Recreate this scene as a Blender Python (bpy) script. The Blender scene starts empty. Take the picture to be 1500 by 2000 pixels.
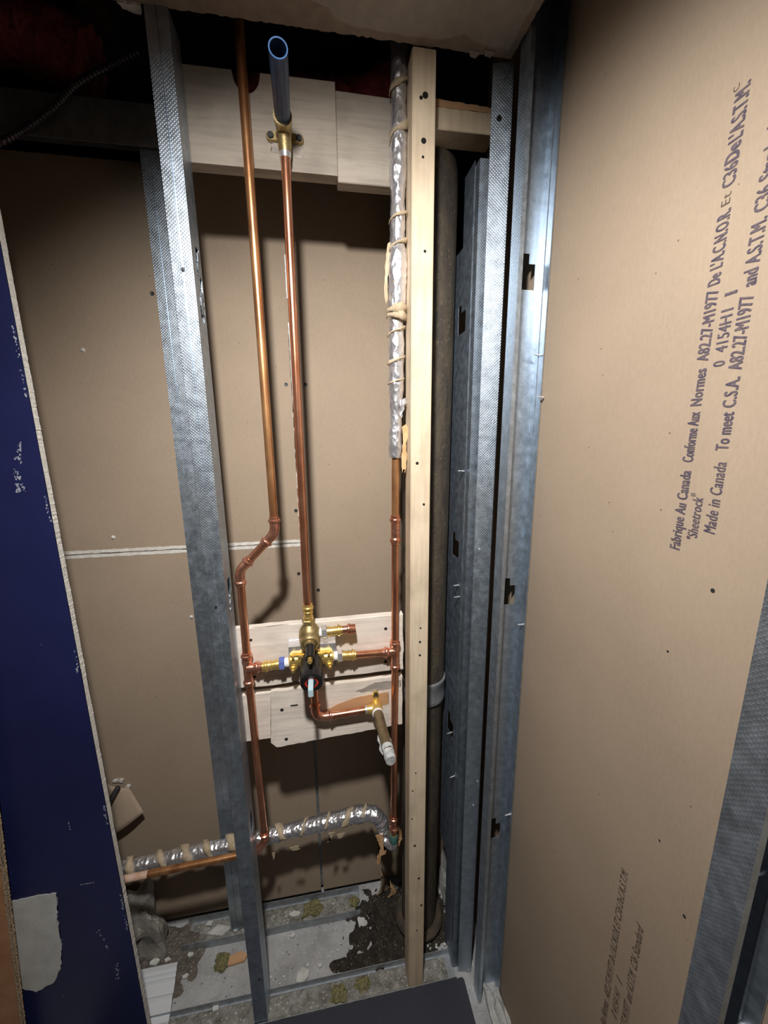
import bpy, bmesh, math, random
from mathutils import Vector, Matrix, noise
random.seed(7)
S = bpy.context.scene
COL = S.collection
PI = math.pi

# ------------------------------------------------------------------ camera
cd = bpy.data.cameras.new('camera'); cam = bpy.data.objects.new('camera', cd); COL.objects.link(cam)
cd.sensor_fit = 'HORIZONTAL'; cd.sensor_width = 36; cd.lens = 18.0; cd.clip_start = .01
f = 750.0
up = -Vector((787-750, -(4660-1000), -f)); up.normalize()
py = 1000+(up.x*(5500-750)-up.z*f)/up.y
xa = Vector((5500-750, -(py-1000), -f)).normalized()
ya = up.cross(xa)
M = Matrix((xa, ya, up)).to_4x4()
M.translation = (0, 0, 1.44)
cam.matrix_world = M
S.camera = cam

# ------------------------------------------------------------------ world, lamp, exposure
w = bpy.data.worlds.new('world'); S.world = w; w.use_nodes = True
w.node_tree.nodes['Background'].inputs[0].default_value = (.5, .6, .8, 1)
w.node_tree.nodes['Background'].inputs[1].default_value = .02
S.view_settings.view_transform = 'Standard'; S.view_settings.look = 'None'
S.view_settings.exposure = 0; S.view_settings.gamma = 1; S.view_settings.use_curve_mapping = False
LAMP = Vector((-.055, .08, 1.965))
ld = bpy.data.lights.new('work_lamp', 'SPOT'); lamp = bpy.data.objects.new('work_lamp', ld); COL.objects.link(lamp)
lamp.location = LAMP; ld.energy = 74; ld.color = (1, .97, .93); ld.shadow_soft_size = .03
ld.spot_size = math.radians(118); ld.spot_blend = 1.0
aim = Vector((0.13, .80, 1.03))-LAMP
lamp.rotation_euler = aim.to_track_quat('-Z', 'Y').to_euler()

# ------------------------------------------------------------------ materials
def nodes(name):
    m = bpy.data.materials.new(name); m.use_nodes = True
    nt = m.node_tree; return m, nt, nt.nodes['Principled BSDF']
def N(nt, t, **kw):
    n = nt.nodes.new(t)
    for k, v in kw.items():
        if k in n.inputs.keys(): n.inputs[k].default_value = v
        else: setattr(n, k, v)
    return n
def mixc(nt, fac, a, b):
    n = nt.nodes.new('ShaderNodeMix'); n.data_type = 'RGBA'
    for s, v in ((0, fac), (6, a), (7, b)):
        if hasattr(v, 'links') or hasattr(v, 'is_output'): nt.links.new(v, n.inputs[s])
        elif s == 0: n.inputs[0].default_value = v
        else: n.inputs[s].default_value = (*v, 1)
    return n.outputs[2]
def coord(nt, kind='Object', scale=(1, 1, 1)):
    t = nt.nodes.new('ShaderNodeTexCoord'); mp = nt.nodes.new('ShaderNodeMapping')
    nt.links.new(t.outputs[kind], mp.inputs[0]); mp.inputs['Scale'].default_value = scale
    return mp.outputs[0]
def nz(nt, vec, scale, detail=4, rough=.55):
    n = N(nt, 'ShaderNodeTexNoise', Scale=scale, Detail=detail, Roughness=rough)
    nt.links.new(vec, n.inputs['Vector']); return n.outputs['Fac']
def ramp(nt, fac, a, b, lo=0., hi=1.):
    n = nt.nodes.new('ShaderNodeMapRange'); nt.links.new(fac, n.inputs[0])
    n.inputs[1].default_value = a; n.inputs[2].default_value = b
    n.inputs[3].default_value = lo; n.inputs[4].default_value = hi; return n.outputs[0]
def bump(nt, p, h, dist, strength=1.):
    b = nt.nodes.new('ShaderNodeBump'); b.inputs['Distance'].default_value = dist; b.inputs['Strength'].default_value = strength
    nt.links.new(h, b.inputs['Height']); nt.links.new(b.outputs[0], p.inputs['Normal']); return b
def simple(name, c1, c2=None, scale=40, rough=.6, metal=0., bscale=None, bdist=.0005, stretch=(1, 1, 1), lo=.35, hi=.65, detail=4, spec=.5, coat=0):
    m, nt, p = nodes(name)
    p.inputs['Roughness'].default_value = rough; p.inputs['Metallic'].default_value = metal
    p.inputs['Specular IOR Level'].default_value = spec; p.inputs['Coat Weight'].default_value = coat
    v = coord(nt, 'Object', stretch)
    if c2: nt.links.new(mixc(nt, ramp(nt, nz(nt, v, scale, detail), lo, hi), c1, c2), p.inputs['Base Color'])
    else: p.inputs['Base Color'].default_value = (*c1, 1)
    if bscale: bump(nt, p, nz(nt, v, bscale, 5), bdist)
    return m

def drywall_paper(name, base=(.335, .261, .193)):
    m, nt, p = nodes(name)
    v = coord(nt)
    big = nz(nt, v, 5, 4)
    a = tuple(c*.93 for c in base); b = tuple(c*1.07 for c in base)
    c = mixc(nt, ramp(nt, big, .3, .7), a, b)
    fib = nz(nt, coord(nt, 'Object', (1, 1, .35)), 260, 4, .7)
    c = mixc(nt, ramp(nt, fib, .3, .75, 0, .35), c, tuple(x*1.35 for x in base))
    fib2 = nz(nt, v, 420, 2)
    c = mixc(nt, ramp(nt, fib2, .6, .8, 0, .4), c, tuple(x*.62 for x in base))
    sp = N(nt, 'ShaderNodeTexVoronoi', Scale=28.); nt.links.new(v, sp.inputs['Vector'])
    c = mixc(nt, ramp(nt, sp.outputs['Distance'], .028, .04, .75, 0), c, (.09, .05, .03))
    nt.links.new(c, p.inputs['Base Color']); p.inputs['Roughness'].default_value = .78
    p.inputs['Specular IOR Level'].default_value = .25
    bump(nt, p, fib, .00015, .6)
    return m
PAPER = drywall_paper('brown_gypsum_paper')
GYP = simple('white_gypsum_core', (.62, .59, .54), (.75, .73, .68), 120, .9, bscale=260, bdist=.0012)
def wood(name, a, b, stretch, knots=True, rough=.7, seed=0.):
    m, nt, p = nodes(name)
    v = coord(nt, 'Object', stretch)
    g = nz(nt, v, 20+seed, 5, .6); g2 = nz(nt, v, 140, 3, .6)
    c = mixc(nt, ramp(nt, g, .35, .68), a, b)
    c = mixc(nt, ramp(nt, g2, .45, .8, 0, .45), c, tuple(x*.6 for x in b))
    big = nz(nt, coord(nt), 14, 3)
    c = mixc(nt, ramp(nt, big, .45, .75, 0, .45), c, tuple(x*.55 for x in b))
    nt.links.new(c, p.inputs['Base Color']); p.inputs['Roughness'].default_value = rough
    p.inputs['Specular IOR Level'].default_value = .3
    bump(nt, p, g2, .0004)
    return m
PINE_V = wood('pine_vertical_grain', (.72, .60, .45), (.62, .49, .34), (1, 1, .06))
PINE_H = wood('pine_weathered_grain', (.50, .44, .37), (.36, .31, .26), (.08, 1, 1))
PLY_H = wood('pale_plywood_grain', (.88, .80, .71), (.74, .66, .58), (.10, 1, 1), seed=6)
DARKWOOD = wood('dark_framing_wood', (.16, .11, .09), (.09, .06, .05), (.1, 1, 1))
def steel(name, knurl, base=(.47, .545, .63), r0=.34, r1=.50):
    m, nt, p = nodes(name)
    v = coord(nt); p.inputs['Metallic'].default_value = .90
    s = N(nt, 'ShaderNodeTexVoronoi', Scale=150.); nt.links.new(v, s.inputs['Vector'])
    n1 = nz(nt, v, 60, 5, .7); n2 = nz(nt, coord(nt, 'Object', (1, 1, .3)), 9, 4)
    sep = nt.nodes.new('ShaderNodeSeparateColor'); nt.links.new(s.outputs['Color'], sep.inputs[0])
    c = mixc(nt, ramp(nt, n1, .3, .7), tuple(x*.72 for x in base), tuple(min(1, x*1.2) for x in base))
    c = mixc(nt, ramp(nt, sep.outputs[0], 0, 1, 0, .30), c, tuple(x*.75 for x in base))
    c = mixc(nt, ramp(nt, n2, .55, .75, 0, .5), c, (.42, .42, .41))
    nt.links.new(c, p.inputs['Base Color'])
    nt.links.new(ramp(nt, n1, .25, .75, r0, r1), p.inputs['Roughness'])
    h = n1; dist = .00025
    if knurl:
        uv = coord(nt, 'UV', (1, 1, 1))
        mp = nt.nodes.new('ShaderNodeMapping'); nt.links.new(uv, mp.inputs[0]); mp.inputs['Rotation'].default_value = (0, 0, PI/4)
        k = N(nt, 'ShaderNodeTexVoronoi', Scale=270., Randomness=.12, voronoi_dimensions='2D'); nt.links.new(mp.outputs[0], k.inputs['Vector'])
        d = ramp(nt, k.outputs['Distance'], .12, .36, 1, 0)
        ma = nt.nodes.new('ShaderNodeMath'); ma.operation = 'MULTIPLY_ADD'
        nt.links.new(d, ma.inputs[0]); ma.inputs[1].default_value = 1.6; nt.links.new(n1, ma.inputs[2])
        h = ma.outputs[0]; dist = .00015
    bump(nt, p, h, dist)
    return m
STEEL = steel('galvanized_steel', False)
KNURL = steel('knurled_galvanized_steel', True)
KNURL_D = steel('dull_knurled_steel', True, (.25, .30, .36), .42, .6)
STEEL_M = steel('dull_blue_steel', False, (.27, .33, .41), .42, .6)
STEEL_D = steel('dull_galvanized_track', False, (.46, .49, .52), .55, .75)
COPPER = simple('bright_copper', (.86, .42, .26), (.62, .25, .14), 45, .25, .92, bscale=160, bdist=.00012, stretch=(1, 1, .4))
COPPER_A = simple('aged_copper', (.80, .43, .20), (.46, .20, .09), 30, .33, .85, bscale=120, bdist=.0002, stretch=(1, 1, .4))
COPPER_F = simple('copper_fitting', (.86, .44, .31), (.66, .28, .18), 60, .25, .9, bscale=90, bdist=.0002)
BRASS = simple('yellow_brass', (.95, .70, .26), (.78, .54, .17), 60, .30, .8, bscale=120, bdist=.0002)
BRASS_D = simple('dull_bronze', (.55, .43, .22), (.36, .27, .12), 80, .42, .8, bscale=300, bdist=.0004)
CHROME = simple('chrome_plate', (.85, .85, .88), rough=.28, metal=.8)
BLACKP = simple('black_plastic', (.012, .012, .013), rough=.3)
BLUEP = simple('blue_plastic_pipe', (.028, .062, .15), (.018, .04, .10), 60, .38)
BLUETAPE = simple('blue_tape', (.10, .14, .42), rough=.5)
TEFLON = simple('white_thread_tape', (.85, .85, .83), rough=.6, bscale=200, bdist=.0004)
RED = simple('red_seal_ring', (.65, .06, .03), rough=.45)
STEM = simple('pale_blue_stem_plastic', (.45, .60, .66), rough=.3)
def foil():
    m, nt, p = nodes('crumpled_foil')
    v = coord(nt, 'Object', (1, 1, .6)); p.inputs['Metallic'].default_value = 1
    a = nz(nt, v, 55, 4, .6)
    vo = N(nt, 'ShaderNodeTexVoronoi', Scale=120., feature='F1'); nt.links.new(v, vo.inputs['Vector'])
    ad = nt.nodes.new('ShaderNodeMath'); ad.operation = 'ADD'; nt.links.new(a, ad.inputs[0]); nt.links.new(vo.outputs['Distance'], ad.inputs[1])
    nt.links.new(mixc(nt, ramp(nt, a, .35, .7), (.92, .92, .95), (.75, .75, .82)), p.inputs['Base Color'])
    p.inputs['Roughness'].default_value = .3; p.inputs['Metallic'].default_value = .88
    bump(nt, p, ad.outputs[0], .0019)
    return m
FOIL = foil()
TAPE = simple('tan_paper_wrap', (.50, .40, .28), (.36, .28, .18), 70, .85, bscale=200, bdist=.0006)
TORN = simple('torn_orange_paper', (.70, .42, .22), (.50, .30, .14), 50, .85, bscale=150, bdist=.0008)
def iron():
    m, nt, p = nodes('rusty_cast_iron'); v = coord(nt, 'Object', (1, 1, .22)); v2 = coord(nt)
    c = mixc(nt, ramp(nt, nz(nt, v, 45, 6, .7), .38, .66), (.038, .030, .026), (.085, .066, .040))
    c = mixc(nt, ramp(nt, nz(nt, v2, 120, 4, .7), .58, .72, 0, .5), c, (.26, .19, .12))
    nt.links.new(c, p.inputs['Base Color']); p.inputs['Roughness'].default_value = .75
    bump(nt, p, nz(nt, v2, 110, 6, .7), .0016); return m
IRON = iron()
BAND = simple('grey_rubber_coupling', (.20, .20, .21), (.13, .13, .14), 40, .5)
def bluewall():
    m, nt, p = nodes('navy_painted_drywall'); v = coord(nt)
    c = mixc(nt, ramp(nt, nz(nt, v, 6, 3), .3, .7), (.014, .019, .085), (.010, .013, .062))
    sc = nz(nt, coord(nt, 'Object', (1, 1, .4)), 17, 6, .75)
    c = mixc(nt, ramp(nt, sc, .665, .74, 0, .55), c, (.36, .38, .42))
    sp = N(nt, 'ShaderNodeTexVoronoi', Scale=16.); nt.links.new(v, sp.inputs['Vector'])
    c = mixc(nt, ramp(nt, sp.outputs['Distance'], .022, .03, .5, 0), c, (.4, .42, .45))
    nt.links.new(c, p.inputs['Base Color']); p.inputs['Roughness'].default_value = .45
    bump(nt, p, nz(nt, v, 300, 3), .0003); return m
NAVY = bluewall()
WHITEP = simple('white_paint_patch', (.62, .62, .60), (.52, .52, .50), 30, .5, bscale=200, bdist=.0003)
def concrete():
    m, nt, p = nodes('dusty_concrete'); v = coord(nt)
    c = mixc(nt, ramp(nt, nz(nt, v, 9, 6, .7), .35, .65), (.33, .33, .33), (.49, .49, .49))
    c = mixc(nt, ramp(nt, nz(nt, v, 70, 5, .7), .55, .75, 0, .7), c, (.17, .155, .14))
    sp = N(nt, 'ShaderNodeTexVoronoi', Scale=75.); nt.links.new(v, sp.inputs['Vector'])
    c = mixc(nt, ramp(nt, sp.outputs['Distance'], .10, .16, .8, 0), c, (.6, .6, .58))
    sp2 = N(nt, 'ShaderNodeTexVoronoi', Scale=48.); nt.links.new(v, sp2.inputs['Vector'])
    c = mixc(nt, ramp(nt, sp2.outputs['Distance'], .07, .10, .9, 0), c, (.05, .045, .04))
    nt.links.new(c, p.inputs['Base Color']); p.inputs['Roughness'].default_value = .92
    bump(nt, p, nz(nt, v, 60, 6, .7), .002); return m
CONC = concrete()
def rubble_mat(name, a, b, c3):
    m, nt, p = nodes(name); v = coord(nt)
    c = mixc(nt, ramp(nt, nz(nt, v, 45, 6, .7), .35, .65), a, b)
    sp = N(nt, 'ShaderNodeTexVoronoi', Scale=110.); nt.links.new(v, sp.inputs['Vector'])
    c = mixc(nt, ramp(nt, sp.outputs['Distance'], .14, .22, .8, 0), c, c3)
    nt.links.new(c, p.inputs['Base Color']); p.inputs['Roughness'].default_value = .95
    bump(nt, p, nz(nt, v, 120, 6, .75), .004); return m
RUB_L = rubble_mat('grey_plaster_rubble', (.17, .155, .13), (.42, .41, .38), (.75, .74, .70))
RUB_D = rubble_mat('dark_damp_dirt', (.016, .012, .009), (.065, .052, .038), (.26, .23, .19))
RUB_W = rubble_mat('white_broken_plaster', (.50, .50, .48), (.66, .66, .64), (.22, .21, .2))
CHIP = simple('plaster_chip', (.66, .66, .63), (.5, .5, .47), 80, .9, bscale=200, bdist=.0005)
MAT = simple('black_mat', (.022, .023, .036), (.030, .031, .046), 300, .62)
CEILP = simple('ceiling_paper_grey', (.36, .32, .28), (.31, .275, .24), 60, .9, bscale=300, bdist=.0002)
CEILD = simple('ceiling_torn_brown_paper', (.30, .24, .195), (.25, .19, .15), 60, .9, bscale=120, bdist=.0004)
PINKI = simple('red_insulation', (.60, .13, .15), (.38, .06, .08), 40, .95, bscale=60, bdist=.01)
YELI = simple('yellow_insulation_tuft', (.30, .27, .12), (.13, .125, .06), 130, .95, bscale=220, bdist=.006)
PLASTW = simple('white_plastic_trim', (.68, .70, .73), rough=.35)
ROOMW = simple('room_paint', (.50, .50, .50), (.46, .46, .46), 4, .7)
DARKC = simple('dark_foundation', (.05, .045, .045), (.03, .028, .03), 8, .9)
SCREWM = simple('dark_screw', (.05, .05, .055), rough=.5, metal=.6)
SCREWW = simple('zinc_screw_tip', (.75, .75, .78), rough=.3, metal=.6)
HOLE = simple('dark_hole', (.01, .008, .006), rough=1.)
INK = simple('dark_stamp_ink', (.055, .045, .075), (.12, .09, .10), 160, .8)
INKB = simple('brown_stamp_ink', (.075, .05, .038), (.13, .09, .065), 160, .8)
BROWNB = simple('brown_hardboard', (.46, .24, .12), (.36, .17, .08), 20, .55, bscale=90, bdist=.0003)
FRAY = simple('frayed_board_edge', (.48, .36, .24), (.34, .24, .15), 250, .9, bscale=300, bdist=.002)
GREYBAG = simple('dusty_grey_plastic_bag', (.22, .21, .19), (.36, .34, .30), 22, .45, bscale=40, bdist=.004)
VERD = simple('green_patina', (.05, .22, .20), (.10, .16, .13), 120, .7, bscale=150, bdist=.0006)
CAULK = simple('white_caulk', (.56, .58, .58), (.34, .35, .35), 90, .6, bscale=120, bdist=.001)
STAIN = simple('orange_bare_wood', (.62, .37, .20), (.50, .28, .14), 30, .75, stretch=(.1, 1, 1))
GREYST = simple('grey_stain', (.30, .27, .24), (.50, .44, .38), 60, .85, stretch=(.3, 1, 1))
CABLE = simple('armored_cable', (.16, .15, .18), rough=.35, metal=.8)
DUSTC = simple('plaster_dusted_copper', (.58, .42, .34), (.50, .30, .20), 50, .8)

# ------------------------------------------------------------------ helpers
OFF = {}
def link(o, parent=None):
    COL.objects.link(o)
    if parent is not None: o.parent = parent
def thing(name, label, cat, loc, group=None):
    o = bpy.data.objects.new(name, None); COL.objects.link(o); o.location = loc; o.empty_display_size = .02
    o['label'] = label; o['category'] = cat
    if group: o['group'] = group
    OFF[o] = Vector(loc); return o
def obj(name, bm, mats, parent=None, label=None, smooth=False, loc=None):
    """one mesh object from a bmesh given in world coordinates"""
    off = OFF[parent] if parent is not None else Vector(loc or (0, 0, 0))
    bmesh.ops.translate(bm, verts=bm.verts, vec=-off)
    me = bpy.data.meshes.new(name); bm.normal_update(); bm.to_mesh(me); bm.free()
    for m in (mats if isinstance(mats, (list, tuple)) else [mats]): me.materials.append(m)
    if smooth:
        for p in me.polygons: p.use_smooth = True
        try: me.set_sharp_from_angle(angle=math.radians(42))
        except Exception: pass
    o = bpy.data.objects.new(name, me); link(o, parent)
    if parent is None: o.location = off
    OFF[o] = off
    if label: o['label'] = label
    return o
def tag(o, label, cat, group=None, kind=None):
    o['label'] = label; o['category'] = cat
    if group: o['group'] = group
    if kind: o['kind'] = kind
    return o
def structure(o, label, cat='wall'):
    return tag(o, label, cat, kind='structure')
def B(): return bmesh.new()
def box(bm, x0, x1, y0, y1, z0, z1, bev=0., mi=0):
    vs = [bm.verts.new(p) for p in ((x0, y0, z0), (x1, y0, z0), (x1, y1, z0), (x0, y1, z0), (x0, y0, z1), (x1, y0, z1), (x1, y1, z1), (x0, y1, z1))]
    fs = [bm.faces.new([vs[i] for i in q]) for q in ((3, 2, 1, 0), (4, 5, 6, 7), (0, 1, 5, 4), (1, 2, 6, 5), (2, 3, 7, 6), (3, 0, 4, 7))]
    for q in fs: q.material_index = mi
    if bev:
        es = set(e for q in fs for e in q.edges)
        bmesh.ops.bevel(bm, geom=list(es), offset=bev, segments=2, affect='EDGES')
    return bm
def frame(d):
    d = Vector(d).normalized(); a = Vector((0, 0, 1)) if abs(d.z) < .9 else Vector((1, 0, 0))
    u = d.cross(a).normalized(); return u, d.cross(u).normalized()
def lathe(bm, p0, d, prof, seg=24, cap=True, mi=0, nsides=None, rot=0.):
    """profile [(t, r)] turned round the axis p0 + t*d"""
    p0 = Vector(p0); d = Vector(d).normalized(); u, v = frame(d); n = nsides or seg; rings = []
    for t, r in prof:
        rings.append([bm.verts.new(p0+d*t+(u*math.cos(rot+2*PI*i/n)+v*math.sin(rot+2*PI*i/n))*r) for i in range(n)])
    for a, b in zip(rings, rings[1:]):
        for i in range(n):
            q = bm.faces.new((a[i], a[(i+1) % n], b[(i+1) % n], b[i])); q.material_index = mi
    if cap:
        for r in (rings[0], rings[-1]):
            q = bm.faces.new(r); q.material_index = mi
    bmesh.ops.recalc_face_normals(bm, faces=bm.faces); return bm
def smoothpath(pts, n=8):
    P = [Vector(p) for p in pts]; out = []
    Q = [P[0]*2-P[1]]+P+[P[-1]*2-P[-2]]
    for i in range(1, len(Q)-2):
        for k in range(n):
            t = k/n; a, b, c, d = Q[i-1], Q[i], Q[i+1], Q[i+2]
            out.append(.5*((2*b)+(c-a)*t+(2*a-5*b+4*c-d)*t*t+(3*b-a-3*c+d)*t**3))
    out.append(P[-1]); return out
def sweep(bm, pts, r, seg=20, cap=True, jit=0., rfun=None):
    P = [Vector(p) for p in pts]; rings = []; u = None
    for i, p in enumerate(P):
        d = (P[min(i+1, len(P)-1)]-P[max(i-1, 0)]).normalized()
        if u is None: u, v = frame(d)
        else:
            u = (u-d*u.dot(d)).normalized(); v = d.cross(u)
        rr = rfun(i/(len(P)-1)) if rfun else r
        rings.append([bm.verts.new(p+(u*math.cos(2*PI*k/seg)+v*math.sin(2*PI*k/seg))*(rr+(random.uniform(-jit, jit) if jit else 0))) for k in range(seg)])
    for a, b in zip(rings, rings[1:]):
        for k in range(seg): bm.faces.new((a[k], a[(k+1) % seg], b[(k+1) % seg], b[k]))
    if cap: bm.faces.new(rings[0]); bm.faces.new(rings[-1])
    bmesh.ops.recalc_face_normals(bm, faces=bm.faces); return bm
def bend(a, c, b, r, n=10):
    """path from a to b through corner c with a rounded bend of radius r"""
    a, b, c = Vector(a), Vector(b), Vector(c); d1 = (a-c).normalized(); d2 = (b-c).normalized()
    p, q = c+d1*r, c+d2*r
    return [a]+[(p*(1-t)**2+c*2*t*(1-t)+q*t*t) for t in [i/n for i in range(n+1)]]+[b]
def solid(o, t, off=0.):
    m = o.modifiers.new('thickness', 'SOLIDIFY'); m.thickness = t; m.offset = off; return o
def channel(name, pts, lo, hi, mats, seg_mi, parent=None, holes=None, axis='z', thick=.0011, label=None, loc=None, wob=0., wobz=(0, 0)):
    """folded sheet profile pts extruded along an axis; holes {segment: [(a0,a1,h0,h1)]}; UV in metres"""
    bm = B(); uvl = bm.loops.layers.uv.new('UVMap'); cum = 0
    for i, (p, q) in enumerate(zip(pts, pts[1:])):
        L = math.dist(p, q); H = (holes or {}).get(i, [])
        A = sorted({0., L, *[x for h in H for x in h[:2]]}); Z = sorted({lo, hi, *[x for h in H for x in h[2:]], *([lo+(hi-lo)*k/24 for k in range(1, 24)])})
        for a0, a1 in zip(A, A[1:]):
            for z0, z1 in zip(Z, Z[1:]):
                am, zm = (a0+a1)/2, (z0+z1)/2
                if any(h[0] < am < h[1] and h[2] < zm < h[3] for h in H): continue
                vs = []
                for a, z in ((a0, z0), (a1, z0), (a1, z1), (a0, z1)):
                    x = p[0]+(q[0]-p[0])*a/L; y = p[1]+(q[1]-p[1])*a/L
                    if wob and wobz[0] < z < wobz[1] and i == 0:
                        s = math.sin(PI*(z-wobz[0])/(wobz[1]-wobz[0])); x += wob*s*(1-a/L)
                    vs.append(((x, y, z) if axis == 'z' else (z, x, y), (cum+a, z)))
                fc = bm.faces.new([bm.verts.new(v[0]) for v in vs]); fc.material_index = seg_mi[i]
                for lp, v in zip(fc.loops, vs): lp[uvl].uv = v[1]
        cum += L
    bmesh.ops.remove_doubles(bm, verts=bm.verts, dist=1e-5)
    o = obj(name, bm, mats, parent, label, loc=loc); solid(o, thick); return o
def prism(bm, outline, axis, c0, c1, mi_front=0, mi_side=0, mi_back=0):
    """polygon in the plane across axis (0,1,2), from c0 (front) to c1 (back)"""
    def P(a, b, c): return {0: (c, a, b), 1: (a, c, b), 2: (a, b, c)}[axis]
    f0 = [bm.verts.new(P(a, b, c0)) for a, b in outline]; f1 = [bm.verts.new(P(a, b, c1)) for a, b in outline]
    q = bm.faces.new(f0); q.material_index = mi_front
    q2 = bm.faces.new(f1[::-1]); q2.material_index = mi_back
    n = len(f0)
    for i in range(n):
        s = bm.faces.new((f0[i], f1[i], f1[(i+1) % n], f0[(i+1) % n])); s.material_index = mi_side
    bmesh.ops.triangulate(bm, faces=[q, q2])
    bmesh.ops.recalc_face_normals(bm, faces=bm.faces); return bm
def rag(a, b, n, amp):
    """jagged line a->b (a, not b)"""
    a, b = Vector(a), Vector(b); d = (b-a); nrm = Vector((-d.y, d.x)).normalized()
    return [tuple(a+d*(i/n)+nrm*(random.uniform(-amp, amp) if 0 < i else 0)) for i in range(n)]
def ragged(pts, step, amp):
    out = []
    for a, b in zip(pts, pts[1:]+pts[:1]):
        n = max(1, int(math.dist(a, b)/step)); out += rag(a, b, n, amp)
    return out
def dot(bm, c, nrm, r, t=.0008, seg=10): return lathe(bm, Vector(c)-Vector(nrm)*t, nrm, [(0, r), (t*2, r), (t*2.2, r*.6)], seg)
def heap(bm, x0, x1, y0, y1, step, h0, amp, fall=True, mask=None, base=0.):
    nx = int((x1-x0)/step)+1; ny = int((y1-y0)/step)+1; g = {}
    for i in range(nx+1):
        for j in range(ny+1):
            x = x0+(x1-x0)*i/nx; y = y0+(y1-y0)*j/ny
            e = 1.
            if fall:
                s, t = 2*i/nx-1, 2*j/ny-1; e = max(0, 1-max(abs(s)**4, abs(t)**4))
            h = h0+amp*(noise.noise(Vector((x*38, y*38, 1.3)))+.6*noise.noise(Vector((x*110, y*110, 5)))+.35*random.uniform(-1, 1))
            if mask: e *= mask(x, y)
            g[i, j] = bm.verts.new((x, y, base+max(-.004, h)*e-.003*(1-min(1, e*3))))
    for i in range(nx):
        for j in range(ny): bm.faces.new((g[i, j], g[i+1, j], g[i+1, j+1], g[i, j+1]))
    return bm
def cut(o, boxes):
    """carve box-shaped holes out of o for good"""
    for b in boxes:
        bm = B(); box(bm, *b); bmesh.ops.translate(bm, verts=bm.verts, vec=-OFF[o])
        me = bpy.data.meshes.new('c'); bm.to_mesh(me); bm.free(); c = bpy.data.objects.new('c', me); COL.objects.link(c)
        c.location = o.matrix_world.translation if o.parent is None else OFF[o]
        m = o.modifiers.new('cut', 'BOOLEAN'); m.operation = 'DIFFERENCE'; m.object = c; m.solver = 'EXACT'
        bpy.context.view_layer.update()
        me2 = bpy.data.meshes.new_from_object(o.evaluated_get(bpy.context.evaluated_depsgraph_get()))
        o.modifiers.clear(); o.data = me2; bpy.data.objects.remove(c)

# ================================================================== SETTING
# floor
bm = B(); box(bm, -1.3, 1.0, -1.3, 1.35, -.05, 0)
structure(obj('floor', bm, CONC), 'dusty grey concrete floor slab under the stud bays', 'floor')
# back drywall: three sheets with open joints
def sheet(x0, x1, z0, z1, name, label):
    bm = B(); o = prism(bm, ragged([(x0, z0), (x1, z0), (x1, z1), (x0, z1)], .02, .0004), 1, .970, .9827, 0, 1, 0)
    return structure(obj(name, bm, [PAPER, GYP]), label)
s_ul = sheet(-1.3, -.0548, 1.1685, 1.982, 'wall_back', 'brown paper drywall sheet behind the studs, above the horizontal joint')
s_ll = sheet(-1.3, -.0570, .030, 1.1665, 'wall_back', 'brown paper drywall sheet behind the studs, below the horizontal joint')
bm = B(); prism(bm, ragged([(-.0490, .030), (.40, .030), (.40, 1.80), (.318, 1.80), (.318, 1.99), (-.0490, 1.99)], .02, .0004), 1, .970, .9827, 0, 1, 0)
s_r = structure(obj('wall_back', bm, [PAPER, GYP]), 'brown paper drywall sheet behind the valve, right of the vertical joint')
def strip(pts, parent, nm='exposed_gypsum_edge', c0=.9693, mats=GYP, label='white exposed gypsum along the joint', amp=.0006):
    bm = B(); prism(bm, ragged(pts, .006, amp), 1, c0, .9702); return obj(nm, bm, mats, parent, label)
strip([(-1.28, 1.1690), (-.0565, 1.1690), (-.0565, 1.1765), (-1.28, 1.1765)], s_ul)
strip([(-1.28, 1.1585), (-.055, 1.1585), (-.055, 1.1660), (-1.28, 1.1660)], s_ll)
strip([(-.0618, 1.741), (-.0548, 1.741), (-.0543, 1.83), (-.0615, 1.83)], s_ul, mats=TEFLON)
strip([(-.0618, 1.185), (-.0572, 1.185), (-.0566, 1.55), (-.0555, 1.69), (-.0614, 1.69), (-.0614, 1.5)], s_ul, amp=.0009, mats=TEFLON)
for p, sh in (((-.074, 1.555), s_ul), ((-.029, 1.555), s_r), ((-.068, 1.252), s_ul), ((-.022, 1.036), s_r), ((-.070, 1.085), s_ll), ((-.343, 1.739), s_ul)):
    bm = B(); lathe(bm, (p[0], .971, p[1]), (0, -1, 0), [(0, .0042), (.0022, .0042), (.0024, .003), (.0014, .0012)], 14); obj('screw', bm, SCREWM, sh, 'dark drywall screw head', True)
for p, sh in (((-.495, 1.621), s_ul), ((-.493, 1.205), s_ul), ((-.342, .988), s_ll)):
    bm = B(); lathe(bm, (p[0], .9712, p[1]), (0, -1, 0), [(0, .006), (.002, .0045), (.005, .002)], 7)
    bmesh.ops.translate(bm, verts=bm.verts, vec=(0, 0, 0)); obj('plaster_burst', bm, CHIP, sh, 'small burst of plaster round a screw tip')
# fill strip added behind the open vertical joint so the gap reads dark
bm = B(); box(bm, -.075, -.03, .9835, .987, .03, 1.99); tag(obj('dark_gap_fill', bm, STEEL_D), 'fill strip added behind the vertical drywall joint for its dark gap', 'strip')
# right wall sheet
bm = B(); prism(bm, [(-1.3, 0.004), (.968, .004), (.968, 2.40), (-1.3, 2.40)], 0, .400, .4127, 0, 1, 0)
wr = structure(obj('wall_right', bm, [PAPER, GYP]), 'brown back side of drywall on the right, stamped with printed text')
for y, z, r in ((.318, 1.275, .0024), (.287, .879, .0020), (.357, 1.181, .0014), (.33, .935, .0014)):
    bm = B(); dot(bm, (.3999, y, z), (-1, 0, 0), r, .0003, 7); obj('nail_mark', bm, SCREWM, wr, 'small dark nail mark')
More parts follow.
